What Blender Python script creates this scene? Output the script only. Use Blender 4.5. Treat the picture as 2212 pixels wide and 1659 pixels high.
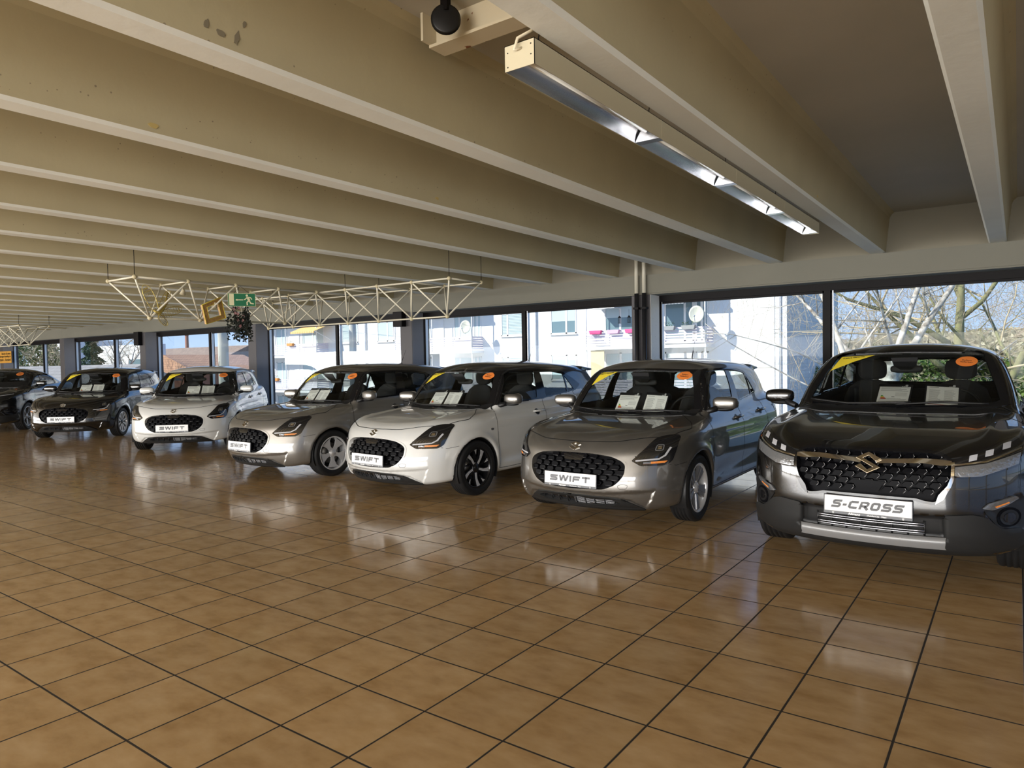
import bpy, bmesh, math, random
import numpy as np
from mathutils import Vector, Matrix
from mathutils.geometry import delaunay_2d_cdt
R = math.radians
PI = math.pi
for o in list(bpy.data.objects):
    bpy.data.objects.remove(o, do_unlink=True)
scn = bpy.context.scene
COL = scn.collection

# ------------------------------------------------------------------ camera
CAM_H = 1.474
cd = bpy.data.cameras.new('camera')
cd.sensor_fit = 'HORIZONTAL'
cd.sensor_width = 36.0
cd.lens = 36.0 * 1509.9 / 2212.0
cd.clip_start = 0.05
cd.clip_end = 600
cam = bpy.data.objects.new('camera', cd)
COL.objects.link(cam)
yaw, pitch, roll = -0.626962424, -0.0332630938, -0.0169949576
_f = Vector((math.sin(yaw) * math.cos(pitch), math.cos(yaw) * math.cos(pitch), math.sin(pitch)))
_r = Vector((math.cos(yaw), -math.sin(yaw), 0))
_u = _r.cross(_f)
_cr, _sr = math.cos(roll), math.sin(roll)
_R = _cr * _r + _sr * _u
_U = -_sr * _r + _cr * _u
cam.matrix_world = Matrix(((_R.x, _U.x, -_f.x, 0), (_R.y, _U.y, -_f.y, 0), (_R.z, _U.z, -_f.z, CAM_H), (0, 0, 0, 1)))
scn.camera = cam

# ------------------------------------------------------------------ sky, sun, rear fill light, exposure
scn.view_settings.view_transform = 'Standard'
scn.view_settings.look = 'None'
scn.view_settings.gamma = 1.0
scn.view_settings.use_curve_mapping = False
scn.view_settings.exposure = 0.38
world = bpy.data.worlds.new('world')
scn.world = world
world.use_nodes = True
wn = world.node_tree
wn.nodes.clear()
wo = wn.nodes.new('ShaderNodeOutputWorld')
wb = wn.nodes.new('ShaderNodeBackground')
# clear spring sky: pale at the horizon, deeper blue above
_tc = wn.nodes.new('ShaderNodeTexCoord')
_sp = wn.nodes.new('ShaderNodeSeparateXYZ')
wn.links.new(_tc.outputs['Generated'], _sp.inputs[0])
_cr = wn.nodes.new('ShaderNodeValToRGB')
_e = _cr.color_ramp.elements
_e[0].position = 0.0; _e[0].color = (.50, .66, .93, 1)
_e[1].position = 1.0; _e[1].color = (.10, .24, .62, 1)
_k = _e.new(.10); _k.color = (.42, .60, .95, 1)
_k = _e.new(.35); _k.color = (.20, .40, .82, 1)
wn.links.new(_sp.outputs[2], _cr.inputs[0])
wn.links.new(_cr.outputs[0], wb.inputs[0])
wb.inputs['Strength'].default_value = 0.95
wn.links.new(wb.outputs[0], wo.inputs[0])
SUN_AZ = R(218)          # bearing of the sun, measured from +Y towards +X
sl = bpy.data.lights.new('sun', 'SUN')
sl.energy = 5.0
sl.angle = R(0.6)
sl.color = (1.0, 0.94, 0.84)
sun = bpy.data.objects.new('sun', sl)
COL.objects.link(sun)
_sd = Vector((math.sin(SUN_AZ) * math.cos(R(33)), math.cos(SUN_AZ) * math.cos(R(33)), math.sin(R(33))))
sun.rotation_euler = _sd.to_track_quat('Z', 'Y').to_euler()

def area(name, loc, rot, sx, sy, power, color):
    l = bpy.data.lights.new(name, 'AREA')
    l.shape = 'RECTANGLE'
    l.size, l.size_y, l.energy, l.color = sx, sy, power, color
    o = bpy.data.objects.new(name, l)
    o.location, o.rotation_euler = loc, rot
    COL.objects.link(o)
    return o
# added fill strip in place of daylight by the glazed rear side (behind camera)
area('rear_window_fill', (-16.5, -7.9, 1.25), (R(63), 0, 0), 46.0, 2.1, 5100, (1.0, 0.98, 0.94))
# ------------------------------------------------------------------ helpers
def link(o, parent=None):
    COL.objects.link(o)
    if parent is not None:
        o.parent = parent
    return o

def tag(o, label=None, cat=None, group=None, kind=None):
    if label: o['label'] = label
    if cat: o['category'] = cat
    if group: o['group'] = group
    if kind: o['kind'] = kind
    return o

def empty(name, loc=(0, 0, 0), rz=0.0, label=None, cat=None, group=None):
    o = bpy.data.objects.new(name, None)
    o.empty_display_size = 0.2
    o.location = loc
    o.rotation_euler = (0, 0, rz)
    COL.objects.link(o)
    return tag(o, label, cat, group)

class MB:
    """collects shapes and links them as one mesh object"""
    def __init__(s): s.v = []; s.f = []; s.sm = []; s.uv = None
    def add(s, vs, fs, smooth=False):
        n = len(s.v)
        s.v += [tuple(p) for p in vs]
        s.f += [tuple(i + n for i in f) for f in fs]
        s.sm += [smooth] * len(fs)
        return s
    def box(s, x0, x1, y0, y1, z0, z1, M=None):
        vs = [Vector((x, y, z)) for x in (x0, x1) for y in (y0, y1) for z in (z0, z1)]
        if M: vs = [M @ v for v in vs]
        return s.add(vs, [(0, 1, 3, 2), (4, 6, 7, 5), (0, 4, 5, 1), (2, 3, 7, 6), (0, 2, 6, 4), (1, 5, 7, 3)])
    def tube(s, a, b, r, n=8, r2=None, caps=True):
        a, b = Vector(a), Vector(b)
        d = (b - a)
        if d.length < 1e-9: return s
        d.normalize()
        p = d.orthogonal().normalized(); q = d.cross(p)
        r2 = r if r2 is None else r2
        vs = []
        for c, rr in ((a, r), (b, r2)):
            for i in range(n):
                t = 2 * PI * i / n
                vs.append(c + (p * math.cos(t) + q * math.sin(t)) * rr)
        fs = [(i, (i + 1) % n, n + (i + 1) % n, n + i) for i in range(n)]
        s.add(vs, fs, True)
        if caps:
            s.add(vs[:n], [tuple(reversed(range(n)))]); s.add(vs[n:], [tuple(range(n))])
        return s
    def path(s, pts, r, n=8, closed=False):
        pts = [Vector(p) for p in pts]
        m = len(pts)
        rings = []
        up = None
        for i, p in enumerate(pts):
            if closed: d = pts[(i + 1) % m] - pts[i - 1]
            else: d = pts[min(i + 1, m - 1)] - pts[max(i - 1, 0)]
            d.normalize()
            if up is None: up = d.orthogonal().normalized()
            up = (up - d * up.dot(d)).normalized()
            q = d.cross(up)
            rr = r[i] if isinstance(r, (list, tuple)) else r
            rings.append([p + (up * math.cos(2 * PI * k / n) + q * math.sin(2 * PI * k / n)) * rr for k in range(n)])
        vs = [v for rg in rings for v in rg]
        fs = []
        for i in range(m if closed else m - 1):
            j = (i + 1) % m
            for k in range(n):
                k2 = (k + 1) % n
                fs.append((i * n + k, i * n + k2, j * n + k2, j * n + k))
        if not closed:
            fs.append(tuple(reversed(range(n)))); fs.append(tuple((m - 1) * n + k for k in range(n)))
        return s.add(vs, fs, True)
    def lathe(s, prof, n=32, M=None, smooth=True):
        """profile [(r,h)] turned about local Z, M places it"""
        vs = []
        for r, h in prof:
            for i in range(n):
                t = 2 * PI * i / n
                v = Vector((r * math.cos(t), r * math.sin(t), h))
                vs.append(M @ v if M else v)
        fs = [(i * n + k, i * n + (k + 1) % n, (i + 1) * n + (k + 1) % n, (i + 1) * n + k)
              for i in range(len(prof) - 1) for k in range(n)]
        return s.add(vs, fs, smooth)
    def prism(s, poly, z0, z1, M=None, smooth=False):
        """2-D polygon in local XY extruded z0..z1"""
        n = len(poly)
        vs = [Vector((p[0], p[1], z)) for z in (z0, z1) for p in poly]
        if M: vs = [M @ v for v in vs]
        s.add(vs, [(i, (i + 1) % n, n + (i + 1) % n, n + i) for i in range(n)], smooth)
        s.add(vs, [tuple(reversed(range(n))), tuple(range(n, 2 * n))])
        return s
    def ball(s, c, rx, ry=None, rz=None, nu=16, nv=10, M=None, e=1.0):
        ry = rx if ry is None else ry; rz = rx if rz is None else rz
        def sp(a): return math.copysign(abs(a) ** e, a)
        vs = []
        for j in range(nv + 1):
            th = PI * j / nv
            for i in range(nu):
                ph = 2 * PI * i / nu
                v = Vector((rx * sp(math.sin(th)) * sp(math.cos(ph)), ry * sp(math.sin(th)) * sp(math.sin(ph)), rz * sp(math.cos(th))))
                if M: v = M @ v
                vs.append(v + Vector(c))
        fs = [(j * nu + i, (j + 1) * nu + i, (j + 1) * nu + (i + 1) % nu, j * nu + (i + 1) % nu) for j in range(nv) for i in range(nu)]
        return s.add(vs, fs, True)
    def build(s, name, m, parent=None, loc=None, rz=None, bevel=0, clean=True):
        me = bpy.data.meshes.new(name)
        me.from_pydata([tuple(v) for v in s.v], [], s.f)
        me.polygons.foreach_set('use_smooth', s.sm)
        if clean:
            bm = bmesh.new(); bm.from_mesh(me)
            bmesh.ops.remove_doubles(bm, verts=bm.verts, dist=1e-5)
            bmesh.ops.dissolve_degenerate(bm, dist=1e-6, edges=bm.edges)
            bmesh.ops.recalc_face_normals(bm, faces=bm.faces)
            bm.to_mesh(me); bm.free()
        me.materials.append(m)
        o = bpy.data.objects.new(name, me)
        if loc is not None: o.location = loc
        if rz is not None: o.rotation_euler = (0, 0, rz)
        if bevel:
            b = o.modifiers.new('bevel', 'BEVEL'); b.width = bevel; b.segments = 2; b.limit_method = 'ANGLE'; b.angle_limit = R(40)
        return link(o, parent)

def struct(o): o['kind'] = 'structure'; return o

# ------------------------------------------------------------------ materials
MATS = {}
def mat(name, color=(0.8, 0.8, 0.8), rough=0.5, metal=0.0, coat=0.0, spec=0.5, emis=None, estr=0.0, noise=None, bump=None, coat_rough=0.03):
    """noise=(scale, amount, second colour) mixes a second colour by noise; bump=(scale, strength)"""
    if name in MATS: return MATS[name]
    m = bpy.data.materials.new(name); MATS[name] = m
    m.use_nodes = True
    nt = m.node_tree
    b = nt.nodes['Principled BSDF']
    b.inputs['Base Color'].default_value = (*color, 1)
    b.inputs['Roughness'].default_value = rough
    b.inputs['Metallic'].default_value = metal
    b.inputs['Coat Weight'].default_value = coat
    b.inputs['Coat Roughness'].default_value = coat_rough
    b.inputs['Specular IOR Level'].default_value = spec
    if emis:
        b.inputs['Emission Color'].default_value = (*emis, 1)
        b.inputs['Emission Strength'].default_value = estr
    if noise or bump:
        tc = nt.nodes.new('ShaderNodeTexCoord')
    if noise:
        n = nt.nodes.new('ShaderNodeTexNoise'); n.inputs['Scale'].default_value = noise[0]; n.inputs['Detail'].default_value = 6
        mx = nt.nodes.new('ShaderNodeMix'); mx.data_type = 'RGBA'
        mr = nt.nodes.new('ShaderNodeMapRange'); mr.inputs[1].default_value = .35; mr.inputs[2].default_value = .7
        mr.inputs[4].default_value = noise[1]
        nt.links.new(tc.outputs['Object'], n.inputs['Vector'])
        nt.links.new(n.outputs['Fac'], mr.inputs[0]); nt.links.new(mr.outputs[0], mx.inputs['Factor'])
        mx.inputs[6].default_value = (*color, 1); mx.inputs[7].default_value = (*noise[2], 1)
        nt.links.new(mx.outputs[2], b.inputs['Base Color'])
    if bump:
        n2 = nt.nodes.new('ShaderNodeTexNoise'); n2.inputs['Scale'].default_value = bump[0]; n2.inputs['Detail'].default_value = 8
        bp = nt.nodes.new('ShaderNodeBump'); bp.inputs['Strength'].default_value = bump[1]; bp.inputs['Distance'].default_value = .01
        nt.links.new(tc.outputs['Object'], n2.inputs['Vector'])
        nt.links.new(n2.outputs['Fac'], bp.inputs['Height']); nt.links.new(bp.outputs[0], b.inputs['Normal'])
    return m

def glass(name, tint=(1, 1, 1), refl=1.0, ior=1.5):
    """thin pane: see-through with a mirror share that follows Fresnel"""
    if name in MATS: return MATS[name]
    m = bpy.data.materials.new(name); MATS[name] = m
    m.use_nodes = True
    nt = m.node_tree; nt.nodes.clear()
    out = nt.nodes.new('ShaderNodeOutputMaterial')
    tr = nt.nodes.new('ShaderNodeBsdfTransparent'); tr.inputs[0].default_value = (*tint, 1)
    gl = nt.nodes.new('ShaderNodeBsdfGlossy'); gl.inputs['Roughness'].default_value = 0.0; gl.inputs[0].default_value = (1, 1, 1, 1)
    fr = nt.nodes.new('ShaderNodeFresnel'); fr.inputs[0].default_value = ior
    mu = nt.nodes.new('ShaderNodeMath'); mu.operation = 'MULTIPLY'; mu.inputs[1].default_value = refl
    mx = nt.nodes.new('ShaderNodeMixShader')
    nt.links.new(fr.outputs[0], mu.inputs[0]); nt.links.new(mu.outputs[0], mx.inputs[0])
    nt.links.new(tr.outputs[0], mx.inputs[1]); nt.links.new(gl.outputs[0], mx.inputs[2])
    nt.links.new(mx.outputs[0], out.inputs[0])
    return m
# ------------------------------------------------------------------ hall: floor, ribs, header, columns, windows
XL, XR = -46.0, 9.0
YW = 9.8          # inner face of header and columns
YG = 10.2         # glass plane
YB = -8.2         # rear side of the hall
HB, HT = 2.44, 2.735
ZS = 3.24

def floor_mat():
    m = bpy.data.materials.new('glazed_floor_tiles'); m.use_nodes = True
    nt = m.node_tree; b = nt.nodes['Principled BSDF']; L = nt.links.new
    tc = nt.nodes.new('ShaderNodeTexCoord')
    sep = nt.nodes.new('ShaderNodeSeparateXYZ'); L(tc.outputs['Object'], sep.inputs[0])
    def M(op, a, bb=None, c=None):
        n = nt.nodes.new('ShaderNodeMath'); n.operation = op
        for i, v in enumerate((a, bb, c)):
            if v is None: continue
            if isinstance(v, (int, float)): n.inputs[i].default_value = v
            else: L(v, n.inputs[i])
        return n.outputs[0]
    TX, TY, X0, Y0 = .41125, .41590, -3.2564, 2.9550
    u = M('DIVIDE', M('SUBTRACT', sep.outputs[0], X0), TX)
    v = M('DIVIDE', M('SUBTRACT', sep.outputs[1], Y0), TY)
    def edge(t, s):   # distance in metres to nearest joint
        f = M('FRACT', t)
        return M('MULTIPLY', M('SUBTRACT', .5, M('ABSOLUTE', M('SUBTRACT', f, .5))), s)
    d = M('MINIMUM', edge(u, TX), edge(v, TY))
    g = nt.nodes.new('ShaderNodeMapRange'); L(d, g.inputs[0]); g.inputs[1].default_value = .0038; g.inputs[2].default_value = .0058
    cell = nt.nodes.new('ShaderNodeCombineXYZ'); L(M('FLOOR', u), cell.inputs[0]); L(M('FLOOR', v), cell.inputs[1])
    wh = nt.nodes.new('ShaderNodeTexWhiteNoise'); L(cell.outputs[0], wh.inputs[0])
    off = nt.nodes.new('ShaderNodeVectorMath'); off.operation = 'MULTIPLY_ADD'
    L(wh.outputs['Color'], off.inputs[0]); off.inputs[1].default_value = (40, 40, 40); L(tc.outputs['Object'], off.inputs[2])
    mp = nt.nodes.new('ShaderNodeMapping'); mp.inputs['Scale'].default_value = (1, 1.7, 1); L(off.outputs[0], mp.inputs[0])
    n = nt.nodes.new('ShaderNodeTexNoise'); n.inputs['Scale'].default_value = 5.5; n.inputs['Detail'].default_value = 5; n.inputs['Roughness'].default_value = .55
    L(mp.outputs[0], n.inputs['Vector'])
    cr = nt.nodes.new('ShaderNodeValToRGB')
    e = cr.color_ramp.elements
    e[0].position = .24; e[0].color = (.34, .205, .088, 1)
    e[1].position = .82; e[1].color = (.53, .375, .205, 1)
    k = e.new(.5); k.color = (.445, .29, .138, 1)
    L(n.outputs['Fac'], cr.inputs[0])
    hv = nt.nodes.new('ShaderNodeHueSaturation')
    vv = nt.nodes.new('ShaderNodeMapRange'); L(wh.outputs['Value'], vv.inputs[0]); vv.inputs[3].default_value = .93; vv.inputs[4].default_value = 1.06
    L(vv.outputs[0], hv.inputs['Value']); L(cr.outputs[0], hv.inputs['Color'])
    mx = nt.nodes.new('ShaderNodeMix'); mx.data_type = 'RGBA'
    L(g.outputs[0], mx.inputs['Factor']); mx.inputs[6].default_value = (.022, .017, .012, 1); L(hv.outputs[0], mx.inputs[7])
    L(mx.outputs[2], b.inputs['Base Color'])
    rr = nt.nodes.new('ShaderNodeMapRange'); L(g.outputs[0], rr.inputs[0]); rr.inputs[3].default_value = .7; rr.inputs[4].default_value = .13
    n3 = nt.nodes.new('ShaderNodeTexNoise'); n3.inputs['Scale'].default_value = 3.0; L(tc.outputs['Object'], n3.inputs['Vector'])
    L(M('ADD', rr.outputs[0], M('MULTIPLY', M('SUBTRACT', n3.outputs['Fac'], .5), .08)), b.inputs['Roughness'])
    b.inputs['Specular IOR Level'].default_value = .5
    n4 = nt.nodes.new('ShaderNodeTexNoise'); n4.inputs['Scale'].default_value = 9; L(off.outputs[0], n4.inputs['Vector'])
    hh = M('ADD', M('MULTIPLY', g.outputs[0], 1.0), M('MULTIPLY', n4.outputs['Fac'], .12))
    bp = nt.nodes.new('ShaderNodeBump'); bp.inputs['Strength'].default_value = .25; bp.inputs['Distance'].default_value = .003
    L(hh, bp.inputs['Height']); L(bp.outputs[0], b.inputs['Normal'])
    return m

def concrete_mat(name, base, dark, rough=.75, specks=True):
    """painted concrete: faint cloudiness, small dark air-hole specks, a few stains"""
    m = bpy.data.materials.new(name); m.use_nodes = True
    nt = m.node_tree; b = nt.nodes['Principled BSDF']; L = nt.links.new
    tc = nt.nodes.new('ShaderNodeTexCoord')
    n = nt.nodes.new('ShaderNodeTexNoise'); n.inputs['Scale'].default_value = 1.2; n.inputs['Detail'].default_value = 7
    L(tc.outputs['Object'], n.inputs['Vector'])
    cr = nt.nodes.new('ShaderNodeValToRGB'); e = cr.color_ramp.elements
    e[0].position = .3; e[0].color = (*dark, 1); e[1].position = .65; e[1].color = (*base, 1)
    L(n.outputs['Fac'], cr.inputs[0])
    last = cr.outputs[0]
    if specks:
        v = nt.nodes.new('ShaderNodeTexVoronoi'); v.inputs['Scale'].default_value = 22; v.inputs['Randomness'].default_value = 1
        L(tc.outputs['Object'], v.inputs['Vector'])
        sz = nt.nodes.new('ShaderNodeMath'); sz.operation = 'MULTIPLY'
        pw = nt.nodes.new('ShaderNodeMath'); pw.operation = 'POWER'; pw.inputs[1].default_value = 3.2
        sc = nt.nodes.new('ShaderNodeSeparateColor'); L(v.outputs['Color'], sc.inputs[0]); L(sc.outputs[0], pw.inputs[0])
        L(pw.outputs[0], sz.inputs[0]); sz.inputs[1].default_value = .13
        lt = nt.nodes.new('ShaderNodeMath'); lt.operation = 'LESS_THAN'; L(v.outputs['Distance'], lt.inputs[0]); L(sz.outputs[0], lt.inputs[1])
        fm = nt.nodes.new('ShaderNodeMath'); fm.operation = 'MULTIPLY'; L(lt.outputs[0], fm.inputs[0]); fm.inputs[1].default_value = .6
        mx = nt.nodes.new('ShaderNodeMix'); mx.data_type = 'RGBA'
        L(fm.outputs[0], mx.inputs['Factor']); L(last, mx.inputs[6]); mx.inputs[7].default_value = (.10, .08, .055, 1)
        last = mx.outputs[2]
    L(last, b.inputs['Base Color'])
    b.inputs['Roughness'].default_value = rough
    n2 = nt.nodes.new('ShaderNodeTexNoise'); n2.inputs['Scale'].default_value = 14; n2.inputs['Detail'].default_value = 8
    L(tc.outputs['Object'], n2.inputs['Vector'])
    bp = nt.nodes.new('ShaderNodeBump'); bp.inputs['Strength'].default_value = .15; bp.inputs['Distance'].default_value = .01
    L(n2.outputs['Fac'], bp.inputs['Height']); L(bp.outputs[0], b.inputs['Normal'])
    return m

M_floor = floor_mat()
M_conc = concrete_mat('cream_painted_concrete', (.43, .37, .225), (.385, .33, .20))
M_soff = concrete_mat('bounce_lit_soffit', (.74, .745, .68), (.67, .675, .61), specks=False)  # rib undersides whitened to carry the light reaching them from below
M_slab = concrete_mat('cream_painted_slab', (.44, .41, .34), (.40, .375, .31), specks=False)
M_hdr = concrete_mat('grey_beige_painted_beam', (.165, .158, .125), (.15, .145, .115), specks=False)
M_col = concrete_mat('backlit_column', (.060, .055, .060), (.05, .046, .05), rough=.55, specks=False)  # backlit shade of the column fronts is put into this dark colour
M_colside = concrete_mat('lit_concrete_column_side', (.82, .81, .77), (.74, .73, .70), rough=.7)  # concrete side face, brightened in colour for the light falling on it
M_frame = mat('dark_bronze_frame', (.005, .004, .0045), .5, spec=.12)
M_colslate = concrete_mat('lit_slate_column_side', (.21, .21, .225), (.18, .18, .195), specks=False)  # side faces coloured paler than the fronts to show light on them
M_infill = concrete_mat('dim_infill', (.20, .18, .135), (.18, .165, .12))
M_alu = mat('grey_aluminium', (.55, .56, .60), .3, .9)
M_pane = glass('window_pane', (.97, .99, .985), .08)
M_wall = concrete_mat('cream_wall', (.60, .54, .42), (.56, .50, .39), specks=False)

struct(MB().box(XL, XR, YB, YG + .15, -.2, 0).build('floor', M_floor))
# slab with the ribs; the ribs are one cast ceiling
pitch_r = 1.2405
ceil = MB()
ceil.box(XL, XR, YB, YG + .4, ZS, ZS + .25)
struct(ceil.build('ceiling', M_slab))
rib0 = -.112
k = -6
while True:
    xr = rib0 - k * pitch_r
    if xr < XL: break
    if xr < XR:
        wb_ = .175; wt = .26; c = .018
        xc = xr - wb_ / 2
        prof = [(xc - wb_ / 2 + c, HT), (xc + wb_ / 2 - c, HT), (xc + wb_ / 2, HT + c)]
        # right flank rising with a fillet into the slab
        prof += [(xc + wt / 2, ZS - .07), (xc + wt / 2 + .02, ZS - .03), (xc + wt / 2 + .06, ZS + .01)]
        prof += [(xc - wt / 2 - .06, ZS + .01), (xc - wt / 2 - .02, ZS - .03), (xc - wt / 2, ZS - .07), (xc - wb_ / 2, HT + c)]
        M = Matrix(((1, 0, 0, 0), (0, 0, -1, YW + .12), (0, 1, 0, 0), (0, 0, 0, 1)))
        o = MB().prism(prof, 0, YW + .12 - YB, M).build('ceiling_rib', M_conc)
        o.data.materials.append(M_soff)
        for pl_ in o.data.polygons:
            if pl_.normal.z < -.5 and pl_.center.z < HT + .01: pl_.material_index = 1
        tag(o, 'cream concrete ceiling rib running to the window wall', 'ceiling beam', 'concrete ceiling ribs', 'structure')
    k += 1
# infill behind the rib ends and the long edge beam over the windows
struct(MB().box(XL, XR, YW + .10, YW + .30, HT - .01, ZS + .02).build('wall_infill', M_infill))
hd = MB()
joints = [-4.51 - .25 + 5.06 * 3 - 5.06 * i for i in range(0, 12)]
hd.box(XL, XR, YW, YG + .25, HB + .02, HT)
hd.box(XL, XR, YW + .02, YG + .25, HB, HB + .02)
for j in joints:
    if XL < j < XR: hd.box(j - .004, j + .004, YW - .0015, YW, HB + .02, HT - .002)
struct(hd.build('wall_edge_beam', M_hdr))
struct(MB().box(XL, XR, YG - .06, YG + .10, 2.345, HB).build('trim_1', M_frame))
struct(MB().box(XL, XR, YG - .05, YG + .08, 0, .09).build('trim_2', M_frame))
# columns
colx = [-4.51 + 5.03 * 2, -4.51 + 5.03, -4.51, -9.48, -14.54, -19.72, -24.94, -30.1, -35.2, -40.3]
M_col_two = M_col
for i, xr in enumerate(colx):
    cm = MB()
    cm.box(xr - .31, xr, YW + .02, YG + .12, 0, HB)
    m_ = M_colside if i in (2,) else M_col
    o = cm.build('wall_column', M_col, bevel=.008)
    tag(o, kind='structure')
    if True:
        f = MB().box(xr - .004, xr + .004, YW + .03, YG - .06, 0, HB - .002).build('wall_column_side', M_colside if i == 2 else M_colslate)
        tag(f, kind='structure')
# glazing: one window per half bay
mull = [8.05, 2.92, -2.09, -7.08, -12.06, -17.05, -22.26, -27.44, -32.6, -37.7, -42.9]
edges = sorted([(x, 'c') for x in colx] + [(x, 'm') for x in mull] + [(XR, 'm'), (XL, 'm')])
wi = 0
for (xa, ta), (xb, tb) in zip(edges[:-1], edges[1:]):
    x0 = xa + (.0 if ta == 'c' else .035)
    x1 = xb - (.31 if tb == 'c' else .035)
    if x1 - x0 < .3: continue
    wi += 1
    w = MB()
    t = .028
    w.box(x0, x1, YG - .02, YG + .05, 2.345 - t, 2.345); w.box(x0, x1, YG - .02, YG + .05, .09, .09 + t)
    w.box(x0, x0 + t, YG - .02, YG + .05, .09, 2.345); w.box(x1 - t, x1, YG - .02, YG + .05, .09, 2.345)
    fo = struct(w.build('window_%d' % wi, M_frame))
    g = MB().box(x0 + t, x1 - t, YG + .012, YG + .018, .09 + t, 2.345 - t).build('pane', M_pane, fo)
    a = MB().box(x0 + t, x0 + t + .012, YG - .03, YG + .03, .09, 2.345).build('glazing_bead', M_alu, fo)
for i, x in enumerate(mull):
    struct(MB().box(x - .04, x + .04, YG - .05, YG + .07, 0, 2.345).build('trim_%d' % (i + 3), M_frame))
# end walls and the rear side with its own glazed bays
struct(MB().box(XL - .2, XL, YB, YG + .2, 0, ZS).build('wall_left', M_wall))
rw = MB()
rw.box(XR, XR + .2, YB, YG + .2, 2.44, ZS)
rw.box(XR, XR + .2, YB, YG + .2, 0, .1)
for y in (YB, -3, 2, 7): rw.box(XR, XR + .2, y, y + .3, 0, ZS)
struct(rw.build('wall_right', M_wall))
bw = MB()
bw.box(XL, XR, YB - .2, YB, 2.44, ZS)
bw.box(XL, XR, YB - .2, YB, 0, .2)
for i in range(12): bw.box(XR - .7 - i * 5.06, XR - i * 5.06, YB - .2, YB, 0, ZS)
struct(bw.build('wall_rear', M_wall))
# ------------------------------------------------------------------ car bodies as smooth implicit solids
def curve(pts, s=0.0):
    """smooth 1-D curve through (t, value) points"""
    pts = sorted(pts)
    t = np.array([p[0] for p in pts], float); v = np.array([p[1] for p in pts], float)
    N = 700
    T = np.linspace(t[0] - .2, t[-1] + .2, N)
    V = np.interp(T, t, v)
    sl0 = (v[1] - v[0]) / (t[1] - t[0]); sl1 = (v[-1] - v[-2]) / (t[-1] - t[-2])
    V = np.where(T < t[0], v[0] + (T - t[0]) * sl0, V); V = np.where(T > t[-1], v[-1] + (T - t[-1]) * sl1, V)
    if s > 0:
        dt = T[1] - T[0]; n = int(3 * s / dt) + 1
        ker = np.exp(-.5 * (np.arange(-n, n + 1) * dt / s) ** 2); ker /= ker.sum()
        V2 = np.convolve(np.pad(V, n, mode='reflect', reflect_type='odd'), ker, 'valid')
        V = V2
    return lambda x: np.interp(x, T, V)
def smax(a, b, k):
    h = np.maximum(k - np.abs(a - b), 0) / k
    return np.maximum(a, b) + h * h * k * .25
def smin(a, b, k): return -smax(-a, -b, k)
def sstep(x, a, b):
    t = np.clip((x - a) / (b - a), 0, 1)
    return t * t * (3 - 2 * t)
def poly_sd(px, py, poly):
    """signed distance to polygon (negative inside)"""
    d = np.full(np.shape(px), 1e9); ins = np.zeros(np.shape(px), bool)
    n = len(poly)
    for i in range(n):
        x1, y1 = poly[i]; x2, y2 = poly[(i + 1) % n]
        ex, ey = x2 - x1, y2 - y1
        wx, wy = px - x1, py - y1
        t = np.clip((wx * ex + wy * ey) / (ex * ex + ey * ey + 1e-12), 0, 1)
        d = np.minimum(d, np.hypot(wx - ex * t, wy - ey * t))
        c = ((y1 > py) != (y2 > py)) & (px < (x2 - x1) * (py - y1) / ((y2 - y1) if y2 != y1 else 1e-12) + x1)
        ins ^= c
    return np.where(ins, -d, d)

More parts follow.
